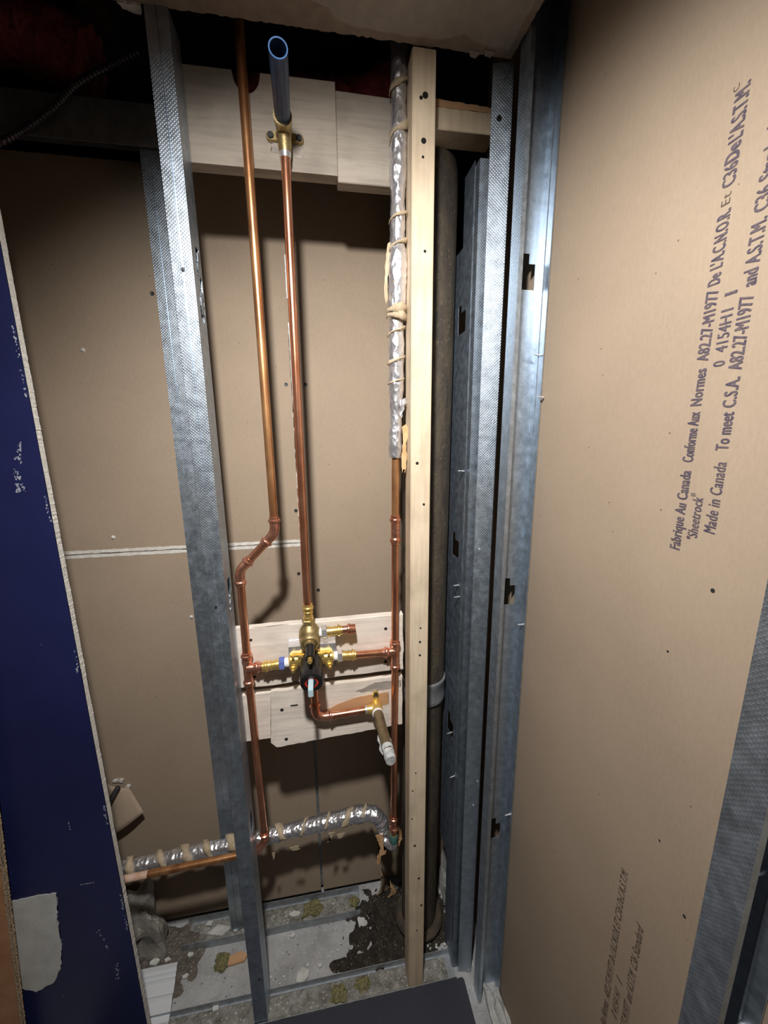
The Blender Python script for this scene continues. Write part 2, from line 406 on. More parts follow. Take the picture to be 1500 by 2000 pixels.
# left part of the front wall: navy painted drywall, jagged cut edge
bm = B()
right = []
n = 900
for i in range(n+1):
    z = .003+(2.04-.003)*i/n
    right.append((-.4485+.0011*noise.noise(Vector((0, 0, z*22)))*.5+(random.uniform(-.0006, .0006) if random.random() < .22 else 0), z))
prism(bm, [(-1.3, 2.04), (-1.3, .003)]+right, 1, .709, .7217, 0, 1, 2)
wl = structure(obj('wall_left', bm, [NAVY, GYP, PAPER]), 'navy blue painted drywall on the left with a rough cut white edge')
bm = B(); prism(bm, ragged([(-.668, .300), (-.646, .283), (-.610, .299), (-.590, .335), (-.580, .392), (-.576, .46), (-.567, .533), (-.60, .536), (-.70, .528), (-.70, .30)], .006, .0016), 1, .7082, .7092)
obj('white_paint_patch', bm, WHITEP, wl, 'unpainted white patch')
def scuff(x0, z0, x1, z1, n, wd, mx=.0022, lab='pale scuff in the paint'):
    bm = B()
    for k in range(n):
        u = random.random(); r = mx*random.uniform(.15, 1)**1.5; x = x0+(x1-x0)*u+random.gauss(0, wd); z = z0+(z1-z0)*u+random.gauss(0, wd*1.3)
        if x > -.4505: continue
        m = random.choice((5, 6)); prism(bm, [(x+r*random.uniform(.5, 1.2)*math.cos(2*PI*i/m), z+r*random.uniform(.6, 1.9)*math.sin(2*PI*i/m)) for i in range(m)], 1, .7087-.00002*k/n, .7092)
    return obj('scuff', bm, SCUFF, wl, lab)
SCUFF = simple('pale_scuff', (.20, .22, .30), (.42, .43, .46), 300, .7)
scuff(-.475, 1.43, -.479, 1.40, 34, .0022); scuff(-.487, 1.385, -.489, 1.35, 40, .0026); scuff(-.484, 1.365, -.480, 1.352, 16, .0012, .0014)
scuff(-.500, .39, -.497, .36, 14, .001, .0018); scuff(-.485, .315, -.489, .27, 26, .0016, .0016); scuff(-.525, .5425, -.497, .5425, 40, .0003, .0010); scuff(-.506, .42, -.504, .40, 12, .002, .0014)
scuff(-.519, .70, -.5195, .675, 12, .0004, .0009); scuff(-.556, 1.18, -.556, 1.16, 8, .001, .001)
for z in (.40, .46, .68, 1.02, 1.30, 1.50, 1.56): scuff(-.4525, z, -.4525, z+.045, 26, .0010, .0016, 'flaked pale plaster beside the cut edge')
# ceiling board, cut short of the wall cavity
bm = B()
edge = rag((.336, .722), (-1.3, .728), 260, .0016)
prism(bm, [(-1.3, -1.3), (.352, -1.3)]+rag((.350, .40), (.336, .722), 50, .0012)+edge, 2, 2.040, 2.0527, 0, 1, 0)
ce = structure(obj('ceiling', bm, [CEILD, GYP]), 'grey drywall ceiling board with a torn front edge', 'ceiling')
bm = B(); prism(bm, [(-.30, -1.25), (.338, -1.25)]+ragged([(.336, .40), (.324, .708), (.268, .705), (.244, .694), (.211, .708), (.147, .711), (.070, .708), (.048, .701), (.037, .688), (.015, .683), (-.006, .672), (-.03, .60), (-.10, .40)], .012, .0014)[:-1], 2, 2.0392, 2.0402)
obj('paper_layer', bm, CEILP, ce, 'lighter intact paper face')
for k, (x, y) in enumerate(((.262, .716), (.285, .712))):
    bm = B(); prism(bm, ragged([(x, y), (x+.018, y+.002), (x+.014, y+.012), (x+.004, y+.010)], .004, .0012), 2, 2.038, 2.0395); obj('torn_paper_shred', bm, CEILP, ce)
bm = B(); prism(bm, ragged([(-.256, .722), (-.226, .722), (-.226, .727), (-.230, .735), (-.242, .733), (-.252, .730)], .004, .0014), 2, 2.036, 2.046)
obj('broken_corner', bm, GYP, ce, 'broken pale plaster corner')
# rest of the room and the dark cavity above
bm = B(); box(bm, -1.3, .4, -1.32, -1.3, 0, 2.04); structure(obj('wall_front', bm, ROOMW), 'plain wall behind the viewer')
bm = B(); box(bm, -1.32, -1.3, -1.3, 1.35, 0, 2.5); structure(obj('wall_side', bm, ROOMW), 'plain side wall far left out of view')
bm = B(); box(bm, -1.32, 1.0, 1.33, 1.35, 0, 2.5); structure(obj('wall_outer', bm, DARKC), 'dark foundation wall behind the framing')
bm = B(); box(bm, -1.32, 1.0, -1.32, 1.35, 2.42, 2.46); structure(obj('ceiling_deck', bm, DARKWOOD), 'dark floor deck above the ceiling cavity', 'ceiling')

# ---------------------------------------------------------------- printed text on the right sheet
def text(s, y, z0, z1, h, mat, bold=.02, parent=wr, shear=0.):
    cu = bpy.data.curves.new('t', 'FONT'); cu.body = s; cu.size = 1;  cu.extrude = 0; cu.space_character = 1.08; cu.resolution_u = 3; cu.shear = shear
    o = bpy.data.objects.new('t', cu); COL.objects.link(o); bpy.context.view_layer.update()
    me = bpy.data.meshes.new_from_object(o.evaluated_get(bpy.context.evaluated_depsgraph_get())); bpy.data.objects.remove(o)
    bm = B(); bm.from_mesh(me); bpy.data.meshes.remove(me)
    xs = [v.co.x for v in bm.verts]; x0, x1 = min(xs), max(xs)
    for v in bm.verts:
        a = (v.co.x-x0)/(x1-x0); v.co = Vector((.3997, y+v.co.y/.71*h, z0+(z1-z0)*a))
    g = bm.verts[:]+bm.edges[:]+bm.faces[:]; k = bold*.0125*.9
    for i, (dy, dz) in enumerate(((k, 0), (-k, 0), (0, k), (0, -k), (k*.7, k*.7), (-k*.7, k*.7), (-k*.7, -k*.7), (k*.7, -k*.7))):
        if k > 0:
            d = bmesh.ops.duplicate(bm, geom=g)['geom']
            bmesh.ops.translate(bm, verts=[e for e in d if isinstance(e, bmesh.types.BMVert)], vec=(-.00001*(i+1), dy, dz))
    return obj('printed_text', bm, mat, parent, 'dark printed lettering' if mat is INK else 'faint brown printed lettering')
L1 = [('Fabrique Au Canada', 1.306, 1.396), ('Conforme Aux', 1.406, 1.472-.013), ('Normes', 1.466, 1.503), ('A82.27-M1977', 1.511, 1.579), ('De', 1.584, 1.594), ("L'A.C.N.O.R.", 1.599, 1.650), ('C36', 1.671, 1.690)]
for s, a, b in L1: text(s, .3615, a, b, .0128, INK, .034)
text('Et', .3635, 1.655, 1.665, .009, INKB, -.012)
text('De', .3615, 1.692, 1.706, .0134, INK, .05)
text("L'A.S.T.M.", .361, 1.709, 1.752, .0134, INK, .038)
text('C', .371, 1.752, 1.757, .006, INKB, .0)
text('"Sheetrock', .3435, 1.322, 1.369, .0115, INK, .022, shear=.15)
text('\u00ae', .352, 1.369, 1.373, .006, INK, .0)
text('0', .3435, 1.503, 1.508, .012, INK, .02); text('4', .3435, 1.5165, 1.5220, .012, INK, .02); text('154', .3435, 1.525, 1.541, .012, INK, .02); text('H1', .3435, 1.5425, 1.556, .012, INK, .02); text('1', .3425, 1.5692, 1.5712, .012, INK, .03)
text('Made in Canada', .3255, 1.334, 1.408, .0125, INK, .022, shear=.1)
for s, a, b in (('To meet', 1.420, 1.457), ('C.S.A.', 1.462, 1.490), ('A82.27-M1977', 1.497, 1.563), ('and', 1.571, 1.585), ('A.S.T.M.', 1.590, 1.626), ('C36', 1.633, 1.652), ('Standard', 1.658, 1.70)): text(s, .3265, a, b, .0128, INK, .034)
# the same stamp further down the sheet
D = -.925
for s, a, b in (('Fabrique Au Canada', 1.306, 1.396), ('Conforme Aux Normes', 1.406, 1.503), ('A82.27-M1977', 1.511, 1.579), ('De', 1.584, 1.594), ("L'A.C.N.O.R. ET", 1.599, 1.664), ('C36', 1.668, 1.690), ('De', 1.694, 1.706), ("L'A.S.T.M.", 1.709, 1.757)): text(s, .3655, a+D, b+D, .0115, INKB, .02)
for s, a, b in (('0 4154 H1', 1.503, 1.556), ('1', 1.575, 1.5772)): text(s, .349, a+D, b+D, .011, INKB, .02)
for s, a, b in (('To meet C.S.A.', 1.420, 1.490), ('A82.27-M1977', 1.497, 1.563), ('and', 1.571, 1.585), ('A.S.T.M.', 1.590, 1.626), ('C36', 1.633, 1.652), ('Standard', 1.658, 1.708)): text(s, .3315, a+D, b+D, .0115, INKB, .02)

# ================================================================== METAL FRAMING
def tee_hole(a0, a1, z0, z1, flip=False):
    """wide slot with a narrower tab above"""
    m0 = a0+(a1-a0)*.10; m1 = a0+(a1-a0)*.66
    if flip: m0, m1 = a0+(a1-a0)*.34, a0+(a1-a0)*.90
    zt = z0+(z1-z0)*.72
    return [(a0, a1, z0, zt), (m0, m1, zt-1e-6, z1)]
KN = [KNURL, STEEL]
# front left stud: web on the right, opens left
t = thing('metal_stud', 'bright galvanized stud standing in front at left, beside the left copper riser', 'metal stud', (-.205, .747, 0), 'galvanized wall studs')
x0, x1, y0, y1 = -.221, -.190, .7225, .772
channel('stud_body', [(x0, y0+.006), (x0, y0), (x0+.014, y0), (x0+.0155, y0+.0014), (x0+.017, y0), (x1, y0), (x1, y1), (x0, y1), (x0, y1-.006)], 0.001, 2.04, KN, [1, 0, 1, 1, 0, 1, 0, 1],
        t, {5: [(.022, .040, 1.70, 1.745), (.030, .044, 1.645, 1.70), (.020, .036, 1.63, 1.655), (.020, .040, 1.135, 1.165), (.030, .044, 1.095, 1.135), (.020, .036, .56, .61)]})
for z in (1.66, 1.72, 1.12):
    bm = B(); pts = ragged([(.745, z-.018), (.758, z-.02), (.762, z+.02), (.750, z+.016)], .004, .002)
    prism(bm, pts, 0, -.1893, -.1885); obj('torn_tab', bm, STEEL, t, 'torn silver tab at the ragged slot')
for x, z in ((-.199, .155), (-.205, 1.70), (-.209, 1.12)):
    bm = B(); dot(bm, (x, .7222, z), (0, -1, 0), .0028, .0012); obj('screw', bm, SCREWM, t)
# rear left stud
t = thing('metal_stud', 'darker galvanized stud standing against the back sheet at left, behind the front stud', 'metal stud', (-.30, .945, 0), 'galvanized wall studs')
x0, x1, y0, y1 = -.317, -.283, .920, .968
channel('stud_body', [(x0, y1-.001), (x0, y0), (x0+.0155, y0), (x0+.017, y0+.0014), (x0+.0185, y0), (x1, y0), (x1, y0+.006)], .001, 1.996, KN, [1, 0, 1, 1, 0, 1], t)
# right-hand nested pair
t = thing('metal_stud', 'bright knurled galvanized stud just right of the cast iron pipe, reaching the ceiling', 'metal stud', (.327, .76, 0), 'galvanized wall studs')
channel('stud_body', [(.3095, .7345), (.3425, .7270), (.346, .7315), (.3455, .768)], .001, 2.04, KN, [0, 1, 1], t, thick=.0011)
bm = B(); dot(bm, (.323, .7308, 1.962), (0, -1, 0), .0045, .001); obj('screw_hole', bm, HOLE, t)
for x, z in ((.336, 1.46), (.320, 1.20), (.331, .55), (.338, .62)):
    bm = B(); dot(bm, (x, .7270+(.3425-x)*.227, z), (0, -1, 0), .0024, .001); obj('screw', bm, SCREWW, t)
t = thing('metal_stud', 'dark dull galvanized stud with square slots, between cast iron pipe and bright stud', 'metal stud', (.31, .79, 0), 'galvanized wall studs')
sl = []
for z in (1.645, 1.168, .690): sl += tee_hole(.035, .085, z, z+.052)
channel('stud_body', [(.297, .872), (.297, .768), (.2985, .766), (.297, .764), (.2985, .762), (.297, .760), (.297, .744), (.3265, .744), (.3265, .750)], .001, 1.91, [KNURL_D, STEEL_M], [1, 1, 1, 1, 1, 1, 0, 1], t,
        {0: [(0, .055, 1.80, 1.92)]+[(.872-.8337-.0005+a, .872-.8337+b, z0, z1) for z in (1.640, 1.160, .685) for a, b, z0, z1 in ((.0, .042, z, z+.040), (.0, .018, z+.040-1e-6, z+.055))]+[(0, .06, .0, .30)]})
for y, z in ((.785, 1.10), (.778, 1.075), (.80, .70), (.77, .60), (.775, 1.36)):
    bm = B(); lathe(bm, (.2970, y, z), (-1, -.3, .1), [(0, .0018), (.012, .0013), (.016, .0004)], 8); obj('screw', bm, SCREWW, t, 'silver screw tip poking through')
# first stud of the right wall
def cstud(name_label, x1, x2, yw, yf, slots, screws, wob=0., wobz=(0, 0)):
    t = thing('metal_stud', name_label, 'metal stud', ((x1+x2)/2, yw, 0), 'galvanized wall studs')
    pts = [(x1+.007, yf), (x1, yf), (x1, yw), (x2, yw), (x2, yw-.013), (x2-.001, yw-.0145), (x2, yw-.016), (x2, yf), (x2-.0015, yf)]
    H = []
    for z in slots: H += tee_hole(.012, x2-x1-.010, z, z+.058)
    channel('stud_body', pts, .001, 2.25, KN, [1, 0, 1, 1, 1, 1, 1, 1], t, {2: H})
    for y, z in screws:
        bm = B(); lathe(bm, (x2-.0005, y, z), (-1, -.15, .12), [(0, .002), (.010, .0014), (.014, .0004)], 8); obj('screw', bm, SCREWW, t, 'silver screw tip poking through')
    return t
cstud('open galvanized stud with square slots against the right sheet, in the far corner', .341, .398, .700, .668, (1.688, 1.086, .480), ((.682, 1.575), (.676, 1.05), (.677, .571), (.66, 1.50)))
cstud('galvanized stud nearest the viewer at the lower right edge, on the right sheet', .345, .398, .234, .204, (1.5,), ((.226, 1.031), (.216, .849)))
# tracks
t = thing('metal_track', 'short grey floor track holding rubble at the foot of the back sheet', 'metal track', (-.2, .93, 0), 'grey metal wall tracks')
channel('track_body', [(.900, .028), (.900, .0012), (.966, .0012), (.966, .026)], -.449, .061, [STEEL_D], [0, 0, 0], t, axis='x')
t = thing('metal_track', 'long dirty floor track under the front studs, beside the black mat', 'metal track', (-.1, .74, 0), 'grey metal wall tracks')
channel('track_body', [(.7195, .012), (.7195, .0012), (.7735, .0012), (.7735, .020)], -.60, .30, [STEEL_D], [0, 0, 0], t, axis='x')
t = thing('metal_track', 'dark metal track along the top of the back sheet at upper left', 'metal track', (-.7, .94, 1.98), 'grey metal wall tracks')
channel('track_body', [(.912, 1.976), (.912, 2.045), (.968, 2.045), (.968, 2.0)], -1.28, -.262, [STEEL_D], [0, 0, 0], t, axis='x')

# ================================================================== WOOD
bm = B(); box(bm, .1695, .2085, .7225, .770, .0015, 2.0385, .0015)
t = thing('wood_stud', 'pale pine stud standing upright in the middle of the opening', 'wood stud', (.189, .746, 0))
st = obj('stud_body', bm, PINE_V, t)
for x, z, r in ((.191, 1.975, .005), (.184, 1.971, .003), (.189, 1.912, .0045), (.188, 1.889, .0022), (.193, 1.749, .0025), (.182, 1.383, .003), (.196, 1.302, .0025), (.192, 1.037, .002), (.191, 1.005, .0026), (.191, .974, .0026), (.184, .676, .0018), (.177, .628, .0018), (.176, .549, .0018), (.183, .469, .003), (.194, .367, .003), (.201, .28, .003), (.190, .20, .002)):
    bm = B(); dot(bm, (x, .7224, z), (0, -1, 0), r, .0003, 9); obj('nail_hole', bm, HOLE, st)
# blocking
def block(label, pts, y0, y1, mat, loc, holes=(), grp='wood blocking between the studs', rg=.0):
    t = thing('wood_block', label, 'wood block', loc, grp)
    bm = B(); prism(bm, pts, 1, y0, y1); rg or bmesh.ops.bevel(bm, geom=[e for e in bm.edges if len(e.link_faces) == 2 and e.calc_face_angle(0) > 1.2], offset=.0014, segments=1, affect='EDGES')
    o = obj('board', bm, mat, t)
    for x, z, r in holes:
        bm = B(); dot(bm, (x, y0-.0002, z), (0, -1, 0), r, .0003, 10); obj('nail_hole', bm, HOLE, o)
    return t, o
t = thing('wood_block', 'weathered upper block behind the shower riser, notched for the left copper pipe', 'wood block', (-.1, .79, 1.88), 'wood blocking between the studs')
bm = B(); xs = sorted([-.232, -.2, -.16, -.13, -.05, -.02, .02, .049]+[-.094+.022*math.cos(PI*k/12) for k in range(13)]); cols = []
for x in xs:
    zt = 2.0128+(x+.232)*.0115-(.030*math.sqrt(max(0, 1-((x+.094)/.022)**2)) if abs(x+.094) < .022 else 0)
    cols.append([bm.verts.new(p) for p in ((x, .775, 1.880), (x, .775, zt), (x, .800, zt), (x, .800, 1.880))])
for a, b in zip(cols, cols[1:]):
    for k in range(4): bm.faces.new((a[k], a[(k+1) % 4], b[(k+1) % 4], b[k]))
bm.faces.new(cols[0]); bm.faces.new(cols[-1]); bmesh.ops.recalc_face_normals(bm, faces=bm.faces)
obj('board', bm, PINE_H, t)
bm = B(); prism(bm, ragged([(-.062, 1.905), (-.012, 1.900), (-.008, 1.918), (-.020, 1.935), (-.054, 1.935)], .005, .0015), 1, .7745, .7752); obj('scorch_mark', bm, GREYST, t, 'grey scorch mark round the elbow')
block('weathered upper block behind the foil wrapped riser, darker at its top', [(.0495, 1.873), (.205, 1.873), (.205, 2.006), (.0495, 2.008)], .779, .805, PINE_H, (.1, .79, 1.87))
block('small pale wood block between the pine stud and the bright right stud', [(.2100, 1.967), (.338, 1.968), (.338, 2.001), (.2100, 2.001)], .776, .822, PINE_V, (.27, .80, 1.97))
bm = B(); prism(bm, ragged([(.2100, 2.0015), (.338, 2.0015), (.338, 2.010), (.2100, 2.014)], .006, .001), 1, .778, .82)
tag(obj('wood_strip', bm, STAIN, loc=(0, 0, 0)), 'rough brown strip on top of the small right block', 'wood strip')
block('pale rough board directly behind the shower valve, with dark nail holes', ragged([(-.206, .905), (.166, .908), (.166, 1.046), (-.206, 1.043)], .02, .0007), .775, .793, PLY_H, (0, .785, .9),
      ((.126, 1.014, .0035), (.125, .933, .0035), (-.162, 1.016, .003), (-.161, .929, .003), (-.001, .999, .0042)))
block('lower pale board behind the tub spout pipe, the rear one of two', [(-.232, .762), (.1665, .768), (.1665, .885), (-.232, .880)], .784, .800, PLY_H, (0, .795, .76))
tf, fb = block('lower pale board carrying the drop ear elbow, the front one of two', ragged([(-.126, .748), (-.138, .762), (-.130, .889), (.163, .893), (.163, .766)], .012, .001), .773, .7835, PLY_H, (0, .78, .75),
      ((-.109, .842, .0038), (-.104, .766, .0038)), rg=1)
cut(fb, [(-.058, .130, .765, .7765, .785, .7865)])
bm = B(); prism(bm, ragged([(-.05, .815), (.02, .842), (.065, .853), (.131, .856), (.131, .825), (.05, .815)], .01, .0012), 1, .7722, .7732); obj('bare_patch', bm, STAIN, fb, 'orange bare wood patch')
bm = B(); prism(bm, ragged([(.055, .866), (.10, .885), (.160, .884), (.160, .866), (.10, .863)], .006, .002), 1, .7722, .7732); obj('stain', bm, GREYST, fb, 'grey stain')
bm = B(); box(bm, -.09, -.074, .7721, .7735, .849, .8515); obj('split', bm, HOLE, fb)

# ================================================================== PIPEWORK
R = .0079
def tube(a, b, r=R): return lathe(B(), a, Vector(b)-Vector(a), [(0, r), ((Vector(b)-Vector(a)).length, r)], 28)
def sleeve(bm, p, d, L=.026, r=.0092):
    """press-fit socket from the body outward, mouth at p + d*L"""
    lathe(bm, p, d, [(0, r), (L*.42, r), (L*.46, r*.97), (L*.52, r), (L*.58, r*1.22), (L*.66, r*1.30), (L*.76, r*1.25), (L*.82, r*1.03), (L, r*1.03), (L, r*.85)], 28); return bm
# left riser
t = thing('copper_riser', 'left copper pipe run with an angled jog and a tee, turning left near the floor', 'copper pipe', (-.165, .762, .46))
obj('pipe', tube((-.0985, .760, 2.30), (-.0960, .760, 1.270)), COPPER_A, t, 'long aged copper length', True)
e1 = Vector((-.0960, .760, 1.250)); e2 = Vector((-.1690, .760, 1.176)); dj = (e2-e1).normalized()
bm = B(); sweep(bm, bend(e1+Vector((0, 0, .012)), e1, e1+dj*.012, .0118), .0094, 24); sleeve(bm, e1+Vector((0, 0, .008)), (0, 0, 1), .024); sleeve(bm, e1+dj*.008, dj, .024)
obj('elbow_fitting', bm, COPPER_F, t, smooth=True)
obj('pipe', tube(e1+dj*.02, e2-dj*.02), COPPER, t, smooth=True)
bm = B(); sweep(bm, bend(e2-dj*.012, e2, e2+Vector((0, 0, -.012)), .0118), .0094, 24); sleeve(bm, e2-dj*.008, -dj, .024); sleeve(bm, e2-Vector((0, 0, .008)), (0, 0, -1), .024)
obj('elbow_fitting', bm, COPPER_F, t, smooth=True)
obj('pipe', tube((-.169, .760, 1.165), (-.1705, .762, .972)), COPPER, t, smooth=True)
tz = .958
bm = B(); lathe(bm, (-.1705, .762, tz-.02), (0, 0, 1), [(0, .0093), (.04, .0093)], 28); sleeve(bm, (-.1705, .762, tz+.014), (0, 0, 1), .024); sleeve(bm, (-.1705, .762, tz-.014), (0, 0, -1), .024); sleeve(bm, (-.1705, .7585, tz+.004), (1, -.05, .03), .030)
obj('tee_fitting', bm, COPPER_F, t, smooth=True)
bL = Vector((-.1715, .785, .478))
obj('pipe', tube((-.1705, .7625, tz-.02), bL+Vector((0, 0, .012))), COPPER, t, smooth=True)
c1 = bL; d1 = Vector((-.55, -.1, -.45)).normalized(); c2 = c1+d1*.030
bm = B(); sweep(bm, bend(c1+Vector((0, 0, .014)), c1, c1+d1*.014, .013), .0094, 24); sleeve(bm, c1+Vector((0, 0, .01)), (0, 0, 1), .022)
d2 = Vector((-1, 0, -.045)).normalized()
sweep(bm, bend(c1+d1*.010, c2, c2+d2*.014, .010), .0094, 24); sleeve(bm, c2+d2*.010, d2, .022)
obj('elbow_fitting', bm, COPPER_F, t, smooth=True)
obj('pipe', tube(c2+d2*.02, c2+d2*.24), COPPER_A, t, 'horizontal copper length near the floor', True)
obj('pipe', tube(c2+d2*.24, c2+d2*.46), DUSTC, t, 'dust coated end of the horizontal length', True)
# shower riser
t = thing('shower_riser', 'middle copper pipe rising straight from the valve to a brass drop ear elbow', 'copper pipe', (-.041, .755, 1.08))
obj('pipe', tube((-.0372, .755, 1.900), (-.0405, .752, 1.080)), COPPER, t, smooth=True)
bm = B(); lathe(bm, (-.0372, .755, 1.893), (0, 0, 1), [(0, .0088), (.004, .0100), (.010, .0108), (.026, .0112), (.034, .0118), (.044, .0122), (.050, .009), (.053, .004)], 28)
lathe(bm, (-.0372, .760, 1.930), (0, -1, 0), [(0, .0125), (.012, .0135), (.028, .0145), (.030, .0145)], 28)
for sx in (-1, 1):
    lathe(bm, (-.0372+sx*.023, .7745, 1.926), (0, -1, 0), [(0, .0075), (.004, .0075), (.0055, .0060)], 20)
    lathe(bm, (-.0372+sx*.023, .7690, 1.926), (0, -1, 0), [(0, .0052), (.0022, .0050), (.0030, .0042)], 16, mi=1)
box(bm, -.060, -.0145, .7685, .7745, 1.920, 1.932)
obj('drop_ear_elbow', bm, [BRASS_D, SCREWM], t, 'dull brass drop ear elbow with screwed ears', True)
bm = B(); lathe(bm, (-.0372, .755, 1.886), (0, 0, 1), [(0, .0086), (.008, .0096)], 24); obj('solder_ring', bm, CHROME, t, smooth=True)
t = thing('blue_pipe_stub', 'blue plastic pipe stub poking forward from the brass elbow near the ceiling', 'pipe', (-.0372, .73, 1.932))
bm = B(); lathe(bm, (-.0372, .730, 1.931), (.004/.10, -1, .03), [(0, .0122), (.103, .0128), (.104, .0126), (.104, .0108), (.09, .0106), (.02, .0106)], 36, cap=False)
obj('pipe', bm, BLUEP, t, smooth=True)
bm = B(); lathe(bm, (-.0372+.1045*.04, .730-.1035, 1.931+.1035*.03), (.04, -1, .03), [(0, .0109), (.0006, .0109), (.0008, .0126), (0, .0127), (0, .0109)], 36, cap=False)
obj('cut_rim', bm, simple('light_blue_cut_edge', (.06, .16, .38), rough=.5), t, 'lighter blue cut rim')
# right riser
t = thing('copper_riser', 'right copper riser, foil wrapped above and bare below, with a tee to the valve', 'copper pipe', (.144, .762, .43))
obj('pipe', tube((.148, .762, 1.44), (.1462, .762, 1.262)), COPPER_A, t, 'dark aged copper length', True)
bm = B(); sleeve(bm, (.1462, .762, 1.262-.018), (0, 0, 1), .030); sleeve(bm, (.1462, .762, 1.262-.020), (0, 0, -1), .030); obj('coupling', bm, COPPER_F, t, smooth=True)
obj('pipe', tube((.1462, .762, 1.225), (.1440, .762, .975)), COPPER, t, smooth=True)
tz2 = .957
bm = B(); lathe(bm, (.1440, .762, tz2-.02), (0, 0, 1), [(0, .0093), (.04, .0093)], 28); sleeve(bm, (.1440, .762, tz2+.012), (0, 0, 1), .024); sleeve(bm, (.1440, .762, tz2-.012), (0, 0, -1), .024); sleeve(bm, (.1440, .760, tz2+.009), (-1, -.05, .0), .030)
obj('tee_fitting', bm, COPPER_F, t, smooth=True)
obj('pipe', tube((.1440, .762, tz2-.02), (.1425, .780, .480)), COPPER, t, smooth=True)
bm = B(); sleeve(bm, (.1425, .780, .475), (0, 0, 1), .024); sleeve(bm, (.1425, .780, .478), (0, 0, -1), .026); obj('coupling', bm, COPPER_F, t, smooth=True)
bm = B(); lathe(bm, (.1425, .781, .462), (0, .04, -1), [(0, .0085), (.022, .0085)], 24); obj('pipe', bm, COPPER_A, t, smooth=True)
bm = B(); lathe(bm, (.1425, .782, .440), (0, .04, -1), [(0, .0095), (.004, .0105), (.024, .0108), (.028, .009)], 24); obj('corroded_joint', bm, VERD, t, 'green corroded joint', True)
bm = B(); sweep(bm, bend((.1425, .783, .416), (.1425, .784, .392), (.120, .812, .392), .016), .0105, 22, jit=.0006); obj('lower_elbow', bm, FOIL, t, 'grey foil covered elbow', True)
# foil insulation on the right riser (a sleeve of its own)
def foiltube(path, rf, seg=26, jit=.0007, n=None):
    return sweep(B(), path, 0, seg, True, jit, rf)
def cx(z): return .1475+(z-1.40)*.0125
t = thing('pipe_insulation', 'crinkled silver foil sleeve round the upper right riser, bound with tan paper', 'pipe insulation', (.1475, .762, 1.40))
path = [(cx(z), .762, z) for z in [1.392+.006*k for k in range(152)]]
def rr(u):
    z = 1.392+.906*u
    r = .0138+.0010*math.sin(z*37)+.0007*math.sin(z*91)
    if z < 1.42: r *= .80+.2*(z-1.392)/.028
    if 1.45 < z < 1.485: r -= .0022
    if 1.655 < z < 1.775: r += .0040*math.sin(PI*(z-1.655)/.12)
    return r
o = obj('foil_sleeve', foiltube(path, rr, jit=.0009), FOIL, t, smooth=True)
def helix(zc, a0, a1, rise, width, r, cxf, cy=.762, mat=TAPE, nm='paper_strip', n=22, thick=.0014):
    """strip wound partly round an upright pipe; angle 0 points right, -90 at the viewer"""
    bm = B(); rows = []
    for i in range(n+1):
        u = i/n; a = math.radians(a0+(a1-a0)*u); z = zc-rise/2+rise*u; wv = width*(.75+.35*math.sin(u*7+zc*40)); rw = r*(1+.05*math.sin(u*11+zc*9))
        rows.append([bm.verts.new((cxf(z)+rw*math.cos(a)+k*.0004, cy+rw*math.sin(a), z+(k-.5)*wv+random.uniform(-.0007, .0007))) for k in (0, .5, 1)])
    for a, b in zip(rows, rows[1:]):
        for k in (0, 1): bm.faces.new((a[k], b[k], b[k+1], a[k+1]))
    bmesh.ops.recalc_face_normals(bm, faces=bm.faces)
    o = obj(nm, bm, mat, t, smooth=True); solid(o, thick); return o
for zc, rise, wd in ((2.010, .022, .010), (1.945, .026, .014), (1.816, .018, .006), (1.772, .020, .008), (1.664, .004, .016), (1.652, -.006, .014), (1.628, .016, .006), (1.576, .014, .006), (1.538, .012, .003), (1.712, .016, .004)):
    helix(zc, -190, 5, rise, wd, .0160+(.0022 if 1.64 < zc < 1.7 else 0), cx)
# drape of tan paper down the left of the bulge
bm = B(); prism(bm, ragged([(.1335, 1.772), (.1385, 1.775), (.134, 1.74), (.1325, 1.68), (.129, 1.672), (.1265, 1.69), (.128, 1.735)], .006, .0008), 1, .756, .7575)
obj('paper_strip', bm, TAPE, t)
bm = B(); prism(bm, ragged([(.158, 1.452), (.166, 1.457), (.171, 1.445), (.166, 1.42), (.168, 1.39), (.164, 1.362), (.161, 1.37), (.158, 1.362), (.157, 1.39), (.160, 1.42)], .005, .0012), 1, .750, .7515)
obj('torn_paper_flap', bm, TORN, t, 'orange torn paper flap hanging at the sleeve end')
bm = B(); prism(bm, ragged([(.152, 1.502), (.166, 1.506), (.162, 1.485), (.156, 1.468), (.150, 1.478)], .004, .0014), 1, .7455, .7465); obj('torn_foil', bm, FOIL, t)
